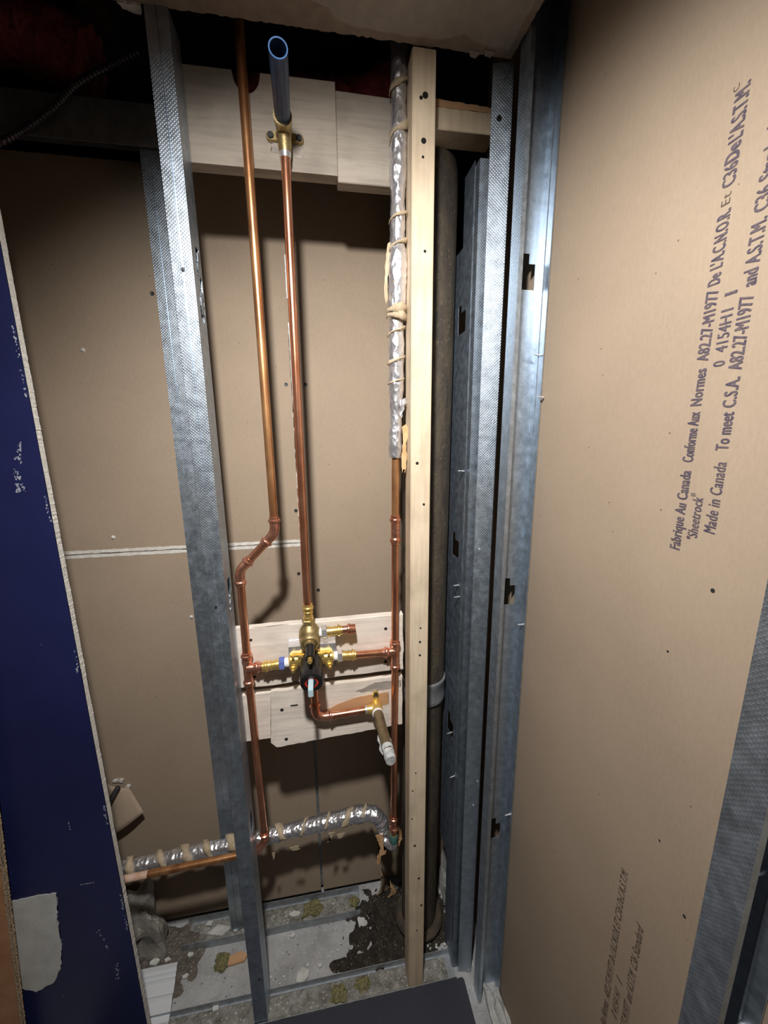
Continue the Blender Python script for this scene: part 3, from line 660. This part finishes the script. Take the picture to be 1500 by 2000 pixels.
# foil wrapped horizontal pipe near the floor
t = thing('insulated_pipe', 'foil wrapped pipe running across near the floor, bound with tan paper', 'pipe', (-.1, .83, .40))
hp = smoothpath([(-.56, .846, .395), (-.40, .842, .408), (-.20, .838, .428), (-.05, .834, .446), (.060, .829, .462), (.100, .824, .458), (.117, .820, .432), (.121, .817, .405)], 22)
def hr(u): return (.0168+.0010*math.sin(u*47)+.0008*math.sin(u*101))*(1 if u < .93 else 1-.35*(u-.93)/.07)*(1.0+.12*math.sin(PI*min(1, max(0, (u-.3)/.5))))
obj('foil_sleeve', sweep(B(), hp, 0, 26, True, .0011, hr), FOIL, t, smooth=True)
def hstrip(x, wd, slant, a0=-200, a1=20, mat=TAPE, r=.0190):
    bm = B(); rows = []
    u = (x+.56)/.62
    cy = .846+(x+.56)*(-.017/.62); cz = .395+(x+.56)*(.067/.62)
    for i in range(21):
        v = i/20; a = math.radians(a0+(a1-a0)*v); rw = r*(1+.05*math.sin(v*13+x*50)); xx = x+(v-.5)*slant
        czx = cz+(xx-x)*.108
        wv = wd*(.7+.5*abs(math.sin(v*6+x*31)))
        # a: angle in the y-z plane; -90 faces the viewer, 0 up
        rows.append([bm.verts.new((xx+(k-.5)*wv+random.uniform(-.0008, .0008), cy+rw*math.sin(a+PI/2-.0), czx+rw*math.cos(a+PI/2))) for k in (0, .5, 1)])
    for a, b in zip(rows, rows[1:]):
        for k in (0, 1): bm.faces.new((a[k], b[k], b[k+1], a[k+1]))
    bmesh.ops.recalc_face_normals(bm, faces=bm.faces)
    o = obj('paper_strip', bm, mat, t, smooth=True); solid(o, .0016)
for x, wd, sl in ((-.505, .016, -.020), (-.435, .014, -.028), (-.375, .018, -.028), (-.325, .014, -.026), (-.265, .020, -.024), (-.145, .016, -.022), (-.080, .006, .022), (-.020, .005, .020), (.035, .014, .034), (.075, .006, .028), (-.21, .008, -.022)): hstrip(x, wd, sl)
for pts in ([(-.120, .412), (-.098, .414), (-.094, .402), (-.112, .401)], [(-.022, .436), (-.006, .438), (-.014, .42), (-.026, .408), (-.016, .418)], [(.0, .428), (.02, .430), (.014, .418), (.004, .414)], [(-.164, .405), (-.156, .405), (-.162, .378)]):
    bm = B(); prism(bm, ragged(pts, .004, .001), 1, .813, .8145); obj('torn_paper_flap', bm, TAPE, t)
for pts in ([(.098, .420), (.118, .420), (.119, .385), (.128, .372), (.124, .355), (.112, .352), (.107, .325), (.101, .326), (.101, .350), (.111, .378)], [(.119, .392), (.140, .380), (.166, .392), (.160, .372), (.148, .374), (.146, .358), (.138, .360), (.132, .374), (.120, .366)], [(.153, .440), (.160, .436), (.168, .418), (.168, .392), (.160, .394), (.154, .404), (.157, .418)]):
    bm = B(); prism(bm, ragged(pts, .005, .001), 1, .800, .8015); obj('torn_paper_flap', bm, TORN, t, 'torn tan paper hanging at the sleeve end')

# ---------------------------------------------------------------- shower valve
t = thing('shower_valve', 'brass shower mixing valve with black cartridge cover on the pale board', 'shower valve', (-.038, .775, .96))
VX, VZ = -.038, .974
bm = B()
box(bm, VX-.046, VX-.012, .7715, .7742, .938, 1.012, .0006); box(bm, VX+.012, VX+.052, .7715, .7742, .938, 1.012, .0006); box(bm, VX-.013, VX+.013, .7715, .7742, .938, .99, .0004)
for s0, s1 in ((VX-.046, VX-.014), (VX+.016, VX+.052)):
    box(bm, s0, s1, .752, .7535, .985, 1.004); 
    vs = [bm.verts.new(p) for p in ((s0, .752, 1.004), (s1, .752, 1.004), (s1, .7725, 1.010), (s0, .7725, 1.010))]; bm.faces.new(vs)
mp = obj('mounting_plate', bm, CHROME, t)
bm = B()
lathe(bm, (VX, .772, VZ), (0, -1, 0), [(0, .024), (.006, .0265), (.020, .0265), (.026, .025)], 36)
lathe(bm, (VX-.047, .752, VZ), (1, 0, 0), [(0, .009), (.003, .0125), (.012, .0135), (.020, .0125), (.030, .015), (.064, .015), (.074, .0125), (.082, .0135), (.092, .0125), (.095, .009)], 28)
box(bm, VX-.044, VX+.044, .744, .766, VZ+.004, VZ+.0175, .003)
for sx in (-1, 1):
    lathe(bm, (VX+sx*.036, .750, VZ-.008), (sx*.1, -1, -.25), [(0, .0085), (.010, .0085), (.011, .007)], 20)
    lathe(bm, (VX+sx*.022, .746, VZ+.010), (0, -1, 0), [(0, .0050), (.006, .0050), (.0065, .0038)], 16)
    lathe(bm, (VX+sx*.0365, .742, VZ+.012), (0, -1, .1), [(0, .0028), (.005, .0028)], 12)
vb = obj('valve_body', bm, BRASS, t, smooth=True)
for sx in (-1, 1):
    bm = B(); lathe(bm, (VX+sx*.037, .7405, VZ-.0105), (sx*.1, -1, -.25), [(0, .0066), (.006, .0062)], nsides=6); lathe(bm, (VX+sx*.0376, .734, VZ-.012), (sx*.1, -1, -.25), [(0, .0040), (.005, .0040), (.0055, .003)], 16)
    obj('check_stop', bm, BRASS, vb, smooth=True)
bm = B(); lathe(bm, (VX, .750, VZ-.004), (.02, -1, -.14), [(0, .0235), (.004, .0240), (.046, .0225), (.047, .0225), (.0475, .0232), (.060, .0232), (.064, .0220), (.066, .0185), (.066, .0150), (.058, .0145)], 44, cap=False)
cc = obj('cartridge_cover', bm, BLACKP, t, 'black plastic cartridge cover', True)
bm = B(); lathe(bm, (VX+.001, .690, VZ-.0125), (.02, -1, -.14), [(0, .0146), (.0015, .0146), (.003, .0130), (.003, .0102), (.001, .0100)], 36, cap=False); obj('seal_ring', bm, RED, cc, 'red ring', True)
bm = B(); lathe(bm, (VX+.001, .692, VZ-.0122), (.02, -1, -.14), [(0, .0135), (.003, .0102), (.004, .0095), (.006, .009)], 28); obj('cartridge', bm, simple('dark_blue_grey_plastic', (.03, .035, .06), rough=.35), cc, 'dark cartridge face', True)
bm = B(); box(bm, VX-.0045, VX+.0050, .652, .690, VZ-.0195, VZ-.0035, .0012); obj('stem', bm, STEM, cc, 'pale blue flat stem')
# diverter above
DZ = 1.030
bm = B(); lathe(bm, (VX-.001, .753, DZ+.026), (0, 0, -1), [(0, .0105), (.004, .0125), (.010, .0175), (.018, .0215), (.030, .0228), (.044, .0215), (.054, .017), (.062, .011)], 36)
lathe(bm, (VX-.001, .748, DZ-.006), (0, -1, -.25), [(0, .0185), (.016, .0185), (.019, .0165), (.019, .0115), (.026, .0105)], 32)
obj('diverter_body', bm, BRASS_D, t, 'dull bronze diverter body', True)
bm = B(); lathe(bm, (VX, .727, DZ-.012), (0, -1, -.22), [(0, .0098), (.008, .0092), (.036, .0088), (.037, .0070), (.034, .0065)], 28, cap=False); dsl = obj('diverter_sleeve', bm, BLACKP, t, 'black diverter sleeve', True)
bm = B(); lathe(bm, (VX, .700, DZ-.018), (0, -1, -.22), [(0, .0058), (.008, .0058), (.009, .0036), (.014, .0036), (.015, .0048), (.018, .0044), (.019, .002)], 20); obj('diverter_stem', bm, BRASS, dsl, smooth=True)
def hexnut(p, d, L, r, mat, nm='hex_nut', lab=None): obj(nm, lathe(B(), p, d, [(0, r*.92), (.0012, r), (L-.0012, r), (L, r*.92)], nsides=6, rot=.3), mat, t, lab)
def adapter(p, d, L=.032, r=.0098, mat=BRASS):
    bm = B(); lathe(bm, p, d, [(0, r*1.05), (L*.20, r*1.05), (L*.22, r*.95), (L*.45, r*.93), (L*.48, r*1.06), (L*.54, r*1.06), (L*.57, r*.95), (L*.66, r*.98), (L*.72, r*1.22), (L*.82, r*1.22), (L*.88, r*1.0), (L, r*1.0), (L, r*.85)], 28)
    obj('press_adapter', bm, mat, t, 'brass press adapter', True)
hexnut((VX-.002, .753, DZ+.024), (0, 0, 1), .010, .0140, BRASS_D); adapter((VX-.002, .753, DZ+.033), (0, 0, 1), .034, .0098)
X0 = VX+.018
bm = B(); lathe(bm, (X0, .752, DZ+.001), (1, 0, .03), [(0, .009), (.012, .0095)], 24); obj('thread_tape', bm, TEFLON, t, 'white thread tape', True)
hexnut((X0+.006, .752, DZ+.0015), (1, 0, .03), .011, .0145, CHROME, lab='chrome hex nut'); adapter((X0+.017, .752, DZ+.002), (1, 0, .03), .032)
bm = B(); lathe(bm, (X0+.047, .752, DZ+.003), (1, 0, .03), [(0, .0082), (.012, .0082), (.014, .0110), (.019, .0115), (.022, .0095), (.029, .0098), (.030, .009), (.030, .004)], 28); obj('end_cap', bm, COPPER_F, t, 'copper end cap', True)
bm = B(); lathe(bm, (VX-.056, .752, VZ-.004), (1, 0, 0), [(0, .0095), (.010, .0100)], 24); obj('thread_tape', bm, TEFLON, t, 'white thread tape', True)
hexnut((VX-.066, .752, VZ-.006), (1, 0, .05), .011, .0142, BLUETAPE, lab='hex nut with blue marking'); adapter((VX-.065, .752, VZ-.006), (-1, 0, -.06), .036)
bm = B(); lathe(bm, (VX+.046, .752, VZ+.000), (1, 0, 0), [(0, .0095), (.010, .0100)], 24); obj('thread_tape', bm, TEFLON, t, 'white thread tape', True)
hexnut((VX+.055, .752, VZ+.000), (1, 0, .0), .010, .0142, CHROME, lab='chrome hex nut'); adapter((VX+.064, .752, VZ-.001), (1, .02, -.05), .030)
obj('pipe', tube((VX+.088, .753, VZ-.003), (.125, .759, tz2+.009)), COPPER, t, 'short copper length to the right tee', True)
# tub spout run
t = thing('tub_spout_pipe', 'short copper elbow below the valve leading right to a brass drop ear elbow', 'copper pipe', (.0, .755, .82))
px = -.036; pz = .830
obj('pipe', tube((px, .752, .960), (px, .755, .858)), COPPER, t, smooth=True)
bm = B(); sweep(bm, bend((px, .755, pz+.022), (px, .755, pz-.003), (px+.026, .755, pz-.003), .022), .0094, 24); sleeve(bm, (px, .755, pz+.014), (0, 0, 1), .020); sleeve(bm, (px+.018, .755, pz-.003), (1, 0, 0), .022); obj('elbow_fitting', bm, COPPER_F, t, smooth=True)
obj('pipe', tube((px+.035, .755, pz-.003), (.086, .755, pz+.001), .0082), COPPER, t, smooth=True)
bm = B(); lathe(bm, (.074, .755, pz+.001), (1, 0, 0), [(0, .0085), (.006, .0092)], 24); obj('solder_ring', bm, CHROME, t, smooth=True)
bm = B(); lathe(bm, (.078, .755, pz+.001), (1, 0, 0), [(0, .0098), (.012, .0105), (.020, .012), (.030, .0115), (.034, .008)], 28)
lathe(bm, (.1005, .770, pz+.001), (0, -1, 0), [(0, .013), (.014, .0135), (.028, .0130), (.029, .0115)], 30)
box(bm, .0945, .1065, .7685, .7725, pz, pz+.028, .001); lathe(bm, (.1005, .7725, pz+.026), (0, -1, 0), [(0, .0075), (.004, .0075)], 20)
box(bm, .096, .104, .758, .771, pz+.004, pz+.022, .002)
obj('drop_ear_elbow', bm, BRASS, t, 'brass drop ear elbow', True)
bm = B(); lathe(bm, (.1005, .7680, pz+.027), (0, -1, 0), [(0, .0045), (.0012, .0045)], 14); obj('screw', bm, SCREWM, t)
t = thing('brass_nipple', 'dirty brass nipple jutting forward from the lower drop ear elbow, caulk on its end', 'pipe', (.101, .74, pz))
bm = B(); lathe(bm, (.1005, .7425, pz+.001), (.05, -1, -.03), [(0, .0122), (.004, .0125), (.005, .0105)], 26); obj('thread_tape', bm, TEFLON, t, 'white thread tape', True)
NB = simple('tarnished_brass', (.36, .29, .17), (.20, .15, .09), 45, .45, .75, bscale=90, bdist=.001, stretch=(1, .5, 1))
bm = B(); lathe(bm, (.1010, .740, pz+.001), (.05, -1, -.03), [(0, .0108), (.04, .0106), (.10, .0106), (.118, .0108)], 28); obj('nipple_body', bm, NB, t, smooth=True)
bm = B(); nd = Vector((.05, -1, -.03)).normalized(); P0 = Vector((.1010, .740, pz+.001))
sweep(bm, [P0+nd*(.092+.003*k) for k in range(6)], 0, 22, True, .0006, lambda u: .0111+.0006*math.sin(u*5)); obj('caulk_collar', bm, CAULK, t, 'white caulk collar', True)
bm = B(); sweep(bm, [P0+nd*(.106+.003*k) for k in range(8)], 0, 14, True, .0005, lambda u: .0113 if u < .85 else .0100); obj('end_plug', bm, CAULK, t, 'grey white crusted plug')
for a0, dx, dz in ((.055, -.0112, -.006), (.060, .010, -.004), (.075, -.011, -.008)):
    bm = B(); q = P0+nd*a0; sweep(bm, [q+Vector((dx, 0, dz)), q+nd*.014+Vector((dx*1.1, 0, dz*1.1)), q+nd*.028+Vector((dx*.95, 0, dz))], 0, 8, True, .0005, lambda u: .0005+.0022*math.sin(PI*u)); obj('caulk_smear', bm, CAULK, t, 'white caulk smear', True)

# ---------------------------------------------------------------- cast iron stack
t = thing('cast_iron_pipe', 'dark brown cast iron drain pipe standing right of the pine stud', 'drain pipe', (.235, .862, 0))
def ix(z): return .2312+.0105*(z/1.96)
bm = B(); ps = [(0.0, .066), (.03, .066), (.05, .060), (.07, .0560)]
lathe(bm, (ix(0), .862, .0), (.0054, 0, 1), [(0, .064), (.018, .065), (.030, .060), (.034, .0505), (.34, .0505), (.80, .0505)], 48)
obj('lower_pipe', bm, IRON, t, smooth=True)
bm = B(); lathe(bm, (ix(.79), .862, .79), (.0054, 0, 1), [(0, .0540), (1.10, .0540), (1.15, .0535), (1.172, .049), (1.182, .040), (1.186, .02)], 48); obj('upper_pipe', bm, IRON, t, smooth=True)
bm = B(); lathe(bm, (ix(.77), .862, .772), (.0054, 0, 1), [(0, .052), (.002, .0565), (.010, .0575), (.014, .0565), (.048, .0565), (.052, .0580), (.060, .0580), (.062, .055), (.063, .053)], 48); obj('coupling_band', bm, BAND, t, 'grey rubber coupling band', True)
bm = B(); lathe(bm, (ix(.06), .862, .018), (0, 0, 1), [(0, .066), (.006, .070), (.014, .070), (.020, .064)], 40); obj('base_ring', bm, IRON, t, smooth=True)

# ================================================================== FLOOR ITEMS
bm = B(); box(bm, -.62, .3185, .12, .7170, .0005, .013, .003); tag(obj('floor_mat', bm, MAT, loc=(-.1, .4, 0)), 'flat black mat on the floor in front of the pine stud', 'mat')
bm = B(); heap(bm, -.440, .055, .903, .963, .0045, .009, .006, base=.003); tag(obj('plaster_rubble', bm, RUB_L), 'loose grey plaster rubble filling the short back floor track', 'rubble', kind='stuff')
bm = B(); heap(bm, -.595, .295, .7225, .771, .0045, .004, .004, base=.003); tag(obj('floor_debris', bm, RUB_L), 'crumbled dirt and plaster filling the front floor track', 'debris', kind='stuff')
def mk(x, y): return max(0, min(1, (1-((x-.19)/.175)**2-((y-.865)/.115)**2+.7*noise.noise(Vector((x*30, y*30, 2)))+.3*noise.noise(Vector((x*90, y*90, 2))))*2.2))
bm = B(); heap(bm, .0, .335, .776, .968, .005, .010, .010, False, mk); tag(obj('dirt', bm, RUB_D), 'dark damp dirt heaped round the foot of the drain pipe', 'dirt', kind='stuff')
def mk2(x, y): return max(0, min(1, (1-((x-.10)/.16)**2-((y-.795)/.024)**2+.8*noise.noise(Vector((x*35, y*35, 7))))*2))
bm = B(); heap(bm, -.06, .26, .770, .822, .005, .006, .005, False, mk2); tag(obj('dirt', bm, RUB_D), 'dark dirt drift behind the front floor track, left of the pine stud foot', 'dirt', kind='stuff')
def mk3(x, y): return max(0, min(1, (1-((x+.50)/.13)**2-((y-.89)/.085)**2+.7*noise.noise(Vector((x*35, y*35, 9))))*2))
bm = B(); heap(bm, -.66, -.36, .80, .968, .006, .008, .007, False, mk3); tag(obj('plaster_rubble', bm, rubble_mat('brown_dust', (.12, .10, .08), (.22, .19, .16), (.5, .48, .44))), 'brown dust and plaster crumbs on the floor beside the grey bag', 'rubble', kind='stuff')
# plaster lumps
def lump(x, y, z, s, mat, name, label, cat, grp=None, flat=.4, sub=2, amp=.35, seed=0):
    bm = B(); bmesh.ops.create_icosphere(bm, subdivisions=sub, radius=1)
    for v in bm.verts:
        n = noise.noise(v.co*1.7+Vector((seed, x*50, y*50))); k = 1+amp*n*2
        v.co = Vector((v.co.x*s[0]*k, v.co.y*s[1]*k, v.co.z*s[2]*k))+Vector((x, y, z+s[2]*.6))
    o = obj(name, bm, mat, loc=(x, y, z)); return tag(o, label, cat, grp)
lump(.355, .905, 0, (.034, .055, .105), RUB_W, 'plaster_lump', 'upright white broken plaster lump beside the foot of the drain pipe', 'plaster', sub=3, seed=2)
lump(.3735, .600, 0, (.022, .075, .030), RUB_W, 'plaster_lump', 'pale broken plaster lying inside the foot of the far corner stud', 'plaster', sub=3, seed=4)
lump(.344, .800, 0, (.013, .07, .012), RUB_W, 'plaster_lump', 'narrow white plaster crumbs in the gap between the two corner studs', 'plaster', sub=3, seed=9)
def chip(x, y, r, ang=0., z=.002, asp=.6, h=.005):
    bm = B(); n = random.choice((4, 5, 5, 6)); pts = []
    for i in range(n):
        a = ang+2*PI*i/n+random.uniform(-.25, .25); k = r*random.uniform(.7, 1.1); pts.append((x+k*math.cos(a), y+k*asp*math.sin(a)))
    prism(bm, pts, 2, z, z+h); return obj('plaster_chip', bm, CHIP, loc=(x, y, z))
tag(chip(-.512, .885, .016, .3, .012), 'large white plaster chip on brown dust, right of the grey bag', 'plaster chip')
tag(chip(-.479, .884, .010, 1.2, .012), 'narrow upright looking white chip right of the largest left chip', 'plaster chip')
tag(chip(-.421, .888, .011, .8, .004), 'white chip just in front of the left end of the short track', 'plaster chip')
tag(chip(-.421, .846, .010, .2), 'white chip above the white ridged trim piece, on bare concrete', 'plaster chip')
tag(chip(-.325, .770, .011, .5), 'white chip near the front track, left of the front metal stud foot', 'plaster chip')
tag(chip(-.140, .885, .009, .4), 'white chip on bare concrete right of the front metal stud', 'plaster chip')
tag(chip(-.108, .792, .019, 1.7, .002, .9), 'pointed white shard beside the front track, right of the front metal stud', 'plaster chip')
tag(chip(-.060, .806, .007, .2), 'small white chip right of the pointed shard', 'plaster chip')
tag(chip(-.355, .928, .034, .2, .012, .5), 'broad pale plaster flake lying in the short back track', 'plaster chip')
tag(chip(-.305, .930, .022, 1.4, .012, .7), 'triangular white flake leaning at the rear metal stud foot', 'plaster chip')
tag(chip(-.385, .948, .011, .6, .014, .8), 'small white chip in the short track near its left end', 'plaster chip')
tag(chip(.066, .885, .020, 1.4, .004, 1.1), 'white plaster shard at the right cut end of the short track', 'plaster chip')
tag(chip(-.135, .930, .018, .3, .012, .5), 'white chip in the short track beside the left yellow tuft', 'plaster chip')
for k in range(40):
    while True:
        x = random.uniform(-.45, .12); y = random.uniform(.785, .89)
        if not (-.24 < x < -.17 and y < .80): break
    tag(chip(x, y, random.uniform(.0016, .0045), random.uniform(0, 6), .0005, .8, .003), 'tiny white plaster crumb on the bare concrete between the two tracks', 'plaster crumb', 'tiny crumbs between the tracks')
for k in range(9):
    tag(chip(random.uniform(.24, .31), random.uniform(.775, .80), random.uniform(.003, .006), random.uniform(0, 6), .004, .8, .004), 'small white crumb on the dark dirt right of the pine stud foot', 'plaster crumb', 'white crumbs right of the pine stud')
# insulation tufts
lump(-.085, .935, .006, (.030, .020, .012), YELI, 'insulation_tuft', 'olive yellow insulation tuft in the short back track', 'insulation', amp=.34, sub=4, seed=3)
lump(.045, .935, .006, (.013, .012, .007), YELI, 'insulation_tuft', 'small yellow insulation tuft at the right end of the back track', 'insulation', amp=.34, sub=4, seed=5)
lump(-.332, .858, .001, (.020, .018, .008), YELI, 'insulation_tuft', 'green yellow insulation tuft beside the orange wood scrap on the floor', 'insulation', amp=.36, sub=4, seed=6)
lump(-.015, .742, .004, (.022, .016, .006), YELI, 'insulation_tuft', 'yellow insulation tuft in the front track behind the mat edge', 'insulation', amp=.34, sub=4, seed=8)
lump(.050, .750, .004, (.018, .014, .006), YELI, 'insulation_tuft', 'yellow insulation tuft in the front track, nearest the pine stud', 'insulation', amp=.34, sub=4, seed=11)
bm = B(); prism(bm, ragged([(-.312, .846), (-.268, .850), (-.262, .862), (-.284, .873), (-.312, .866)], .006, .001), 2, .003, .009); tag(obj('wood_scrap', bm, STAIN), 'small orange wood scrap lying on the bare concrete', 'wood scrap')
bm = B(); prism(bm, ragged([(-.268, .05), (-.258, .055), (-.250, .02), (-.256, .002), (-.264, .01)], .008, .001), 1, .880, .888); tag(obj('wood_scrap', bm, PINE_V), 'small pale wood scrap standing behind the front metal stud foot', 'wood scrap')
lump(.105, .845, .001, (.016, .010, .006), RUB_D, 'dirt_clod', 'small dark clod of dirt beside the damp heap', 'dirt', seed=12)
bm = B(); box(bm, .045, .0475, .862, .900, .006, .0085); bmesh.ops.rotate(bm, verts=bm.verts, cent=(.046, .88, .007), matrix=Matrix.Rotation(-.5, 3, 'Z')); tag(obj('nail', bm, SCREWM), 'loose dark nail on the concrete in front of the short track', 'nail')
# tan paper remnant hanging at the pipe hole, and board scraps
def curl(x, y, z0, z1, w, mat, name, label, cat, n=14, tw=1.2):
    bm = B(); rows = []
    for i in range(n+1):
        u = i/n; a = tw*u+.4; z = z0+(z1-z0)*u; ww = w*(1-.45*math.sin(PI*u)+.15*random.random())
        rows.append([bm.verts.new((x+ww*(k-.5)*math.cos(a)+.004*math.sin(u*5), y+ww*(k-.5)*math.sin(a)*.6+.004*(k-.5)**2, z)) for k in (0, .25, .5, .75, 1)])
    for a, b in zip(rows, rows[1:]):
        for k in range(4): bm.faces.new((a[k], b[k], b[k+1], a[k+1]))
    o = obj(name, bm, mat, loc=(x, y, z0), smooth=True); solid(o, .002); return tag(o, label, cat)
curl(.136, .945, .006, .100, .050, TAPE, 'paper_scrap', 'crumpled tan paper standing on the dirt by the foot of the back sheet', 'paper')
curl(.163, .93, .010, .060, .034, TORN, 'paper_scrap', 'brown torn paper lying in the dirt behind the pine stud', 'paper')
# white ridged trim offcut
bm = B(); prof = [(.700, .010), (.716, .010), (.720, .006), (.738, .006), (.742, .013), (.752, .013), (.758, .009), (.790, .012), (.796, .016), (.803, .016), (.808, .012), (.830, .015), (.834, .020), (.838, .017), (.843, .022), (.848, .019), (.853, .024), (.864, .022), (.866, .012)]
rows = []
for y, z in prof: rows.append([bm.verts.new(p) for p in ((-.66, y, z), (-.446+.02*(.866-y)/.16, y, z), (-.446+.02*(.866-y)/.16, y, z-.004), (-.66, y, z-.004))])
for a, b in zip(rows, rows[1:]):
    for k in range(4): bm.faces.new((a[k], a[(k+1) % 4], b[(k+1) % 4], b[k]))
bm.faces.new(rows[0]); bm.faces.new(rows[-1]); bmesh.ops.recalc_face_normals(bm, faces=bm.faces)
bmesh.ops.translate(bm, verts=bm.verts, vec=(0, .003, .004))
tag(obj('trim_piece', bm, PLASTW, loc=(-.5, .78, 0)), 'white ridged plastic trim offcut on the floor at lower left', 'trim piece')
# grey bag
lump(-.565, .915, .012, (.062, .040, .125), GREYBAG, 'crumpled_bag', 'crumpled dusty grey bag behind the navy wall edge, near the floor', 'bag', sub=4, amp=.5, seed=21)
# peeled paper flap and dowel on the back sheet
bm = B(); rows = []
A, Bp, C, Dp = Vector((-.598, .964, .535)), Vector((-.548, .966, .512)), Vector((-.598, .935, .395)), Vector((-.507, .938, .455))
for i in range(9):
    u = i/8; p, q = A.lerp(C, u), Bp.lerp(Dp, u)
    rows.append([bm.verts.new(p.lerp(q, v/8)+Vector((0, -.006*math.sin(PI*v/8), 0))) for v in range(9)])
for a, b in zip(rows, rows[1:]):
    for k in range(8): bm.faces.new((a[k], b[k], b[k+1], a[k+1]))
o = obj('paper_flap', bm, PAPER, loc=(-.56, .96, .45), smooth=True); solid(o, .0006); tag(o, 'brown paper flap peeled off the back sheet beside the navy wall edge', 'paper')
bm = B(); lathe(bm, (-.606, .925, .470), (.040, .028, .060), [(0, .0066), (.075, .0066), (.078, .005)], 16); tag(obj('metal_rod', bm, SCREWM, loc=(-.6, .93, .5), smooth=True), 'short dark rod poking through the back sheet above the paper flap', 'rod')
for x, z, a in ((-.566, .536, .0), (-.551, .515, 1.), (-.578, .538, 2.)):
    bm = B(); prism(bm, ragged([(x-.007, z-.002), (x+.003, z-.006), (x+.007, z+.002), (x-.002, z+.004)], .002, .0016), 1, .965, .9695); tag(obj('plaster_crumb', bm, CHIP), 'pale plaster crumb at the torn hole above the paper flap', 'plaster crumb', 'crumbs at the torn hole')
# brown board leaning at the lower left
bm = B()
e = rag((-.6835, .004), (-.5690, 1.20), 400, .0006)
prism(bm, e+[(-.570, 1.20), (-1.0, 1.20), (-1.0, .004)], 1, .684, .690, 0, 1, 0)
o = obj('brown_board', bm, [BROWNB, FRAY], loc=(-.8, .68, 0)); tag(o, 'brown board with a frayed edge leaning on the navy wall at lower left', 'board')
bm = B(); e2 = [(x-.0045, z) for x, z in e]
prism(bm, e+[(-.570, 1.20), (-.5735, 1.20)]+e2[::-1], 1, .6825, .6845); obj('frayed_edge', bm, FRAY, o, 'pale frayed edge strip')
# upper cavity contents
bm = B(); rows = sweep(bm, smoothpath([(-.80, .95, 2.19), (-.62, .955, 2.175), (-.50, .96, 2.165), (-.40, .965, 2.13)], 8), .055, 22, True, .006); tag(obj('insulation_batt', bm, PINKI, loc=(-.6, .97, 2.1), smooth=True), 'dark red insulation roll in the black cavity at upper left', 'insulation')
bm = B(); sweep(bm, smoothpath([(.36, .64, 2.38), (.372, .62, 2.28), (.374, .60, 2.17)], 8), .02, 16, True, .004); tag(obj('insulation_batt', bm, PINKI, loc=(.37, .7, 2.2), smooth=True), 'dark red insulation tuft at the top corner beside the right sheet', 'insulation')
bm = B(); sweep(bm, smoothpath([(-.16, 1.0, 2.12), (-.02, 1.0, 2.14), (.10, 1.0, 2.15), (.24, 1.0, 2.21)], 8), .04, 16, True, .005); tag(obj('insulation_batt', bm, PINKI, loc=(0, 1, 2.1), smooth=True), 'dark red insulation above the weathered upper block', 'insulation')
bm = B(); box(bm, -.80, -.335, .998, 1.010, 2.060, 2.078); tag(obj('wood_strip', bm, GYP), 'pale horizontal strip in the dark cavity at upper left', 'wood strip')
for k, x in enumerate((-.95, -.42, .22)):
    bm = B(); box(bm, x, x+.038, .80, 1.33, 2.22, 2.42); tag(obj('floor_joist', bm, DARKWOOD), ('dark joist at far upper left in the cavity', 'dark joist above the front metal stud', 'dark joist above the drain pipe')[k], 'joist', 'dark joists above')
bm = B(); pc = smoothpath([(-.66, .90, 1.90), (-.54, .90, 1.954), (-.487, .90, 1.985), (-.44, .90, 2.02), (-.402, .90, 2.055), (-.35, .905, 2.09), (-.30, .92, 2.13)], 26)
sweep(bm, pc, 0, 14, True, 0, lambda u: .0058+.0012*math.sin(u*330)); tag(obj('armored_cable', bm, CABLE, loc=(-.5, .9, 2), smooth=True), 'ridged dark armored cable crossing the cavity at upper left', 'cable')
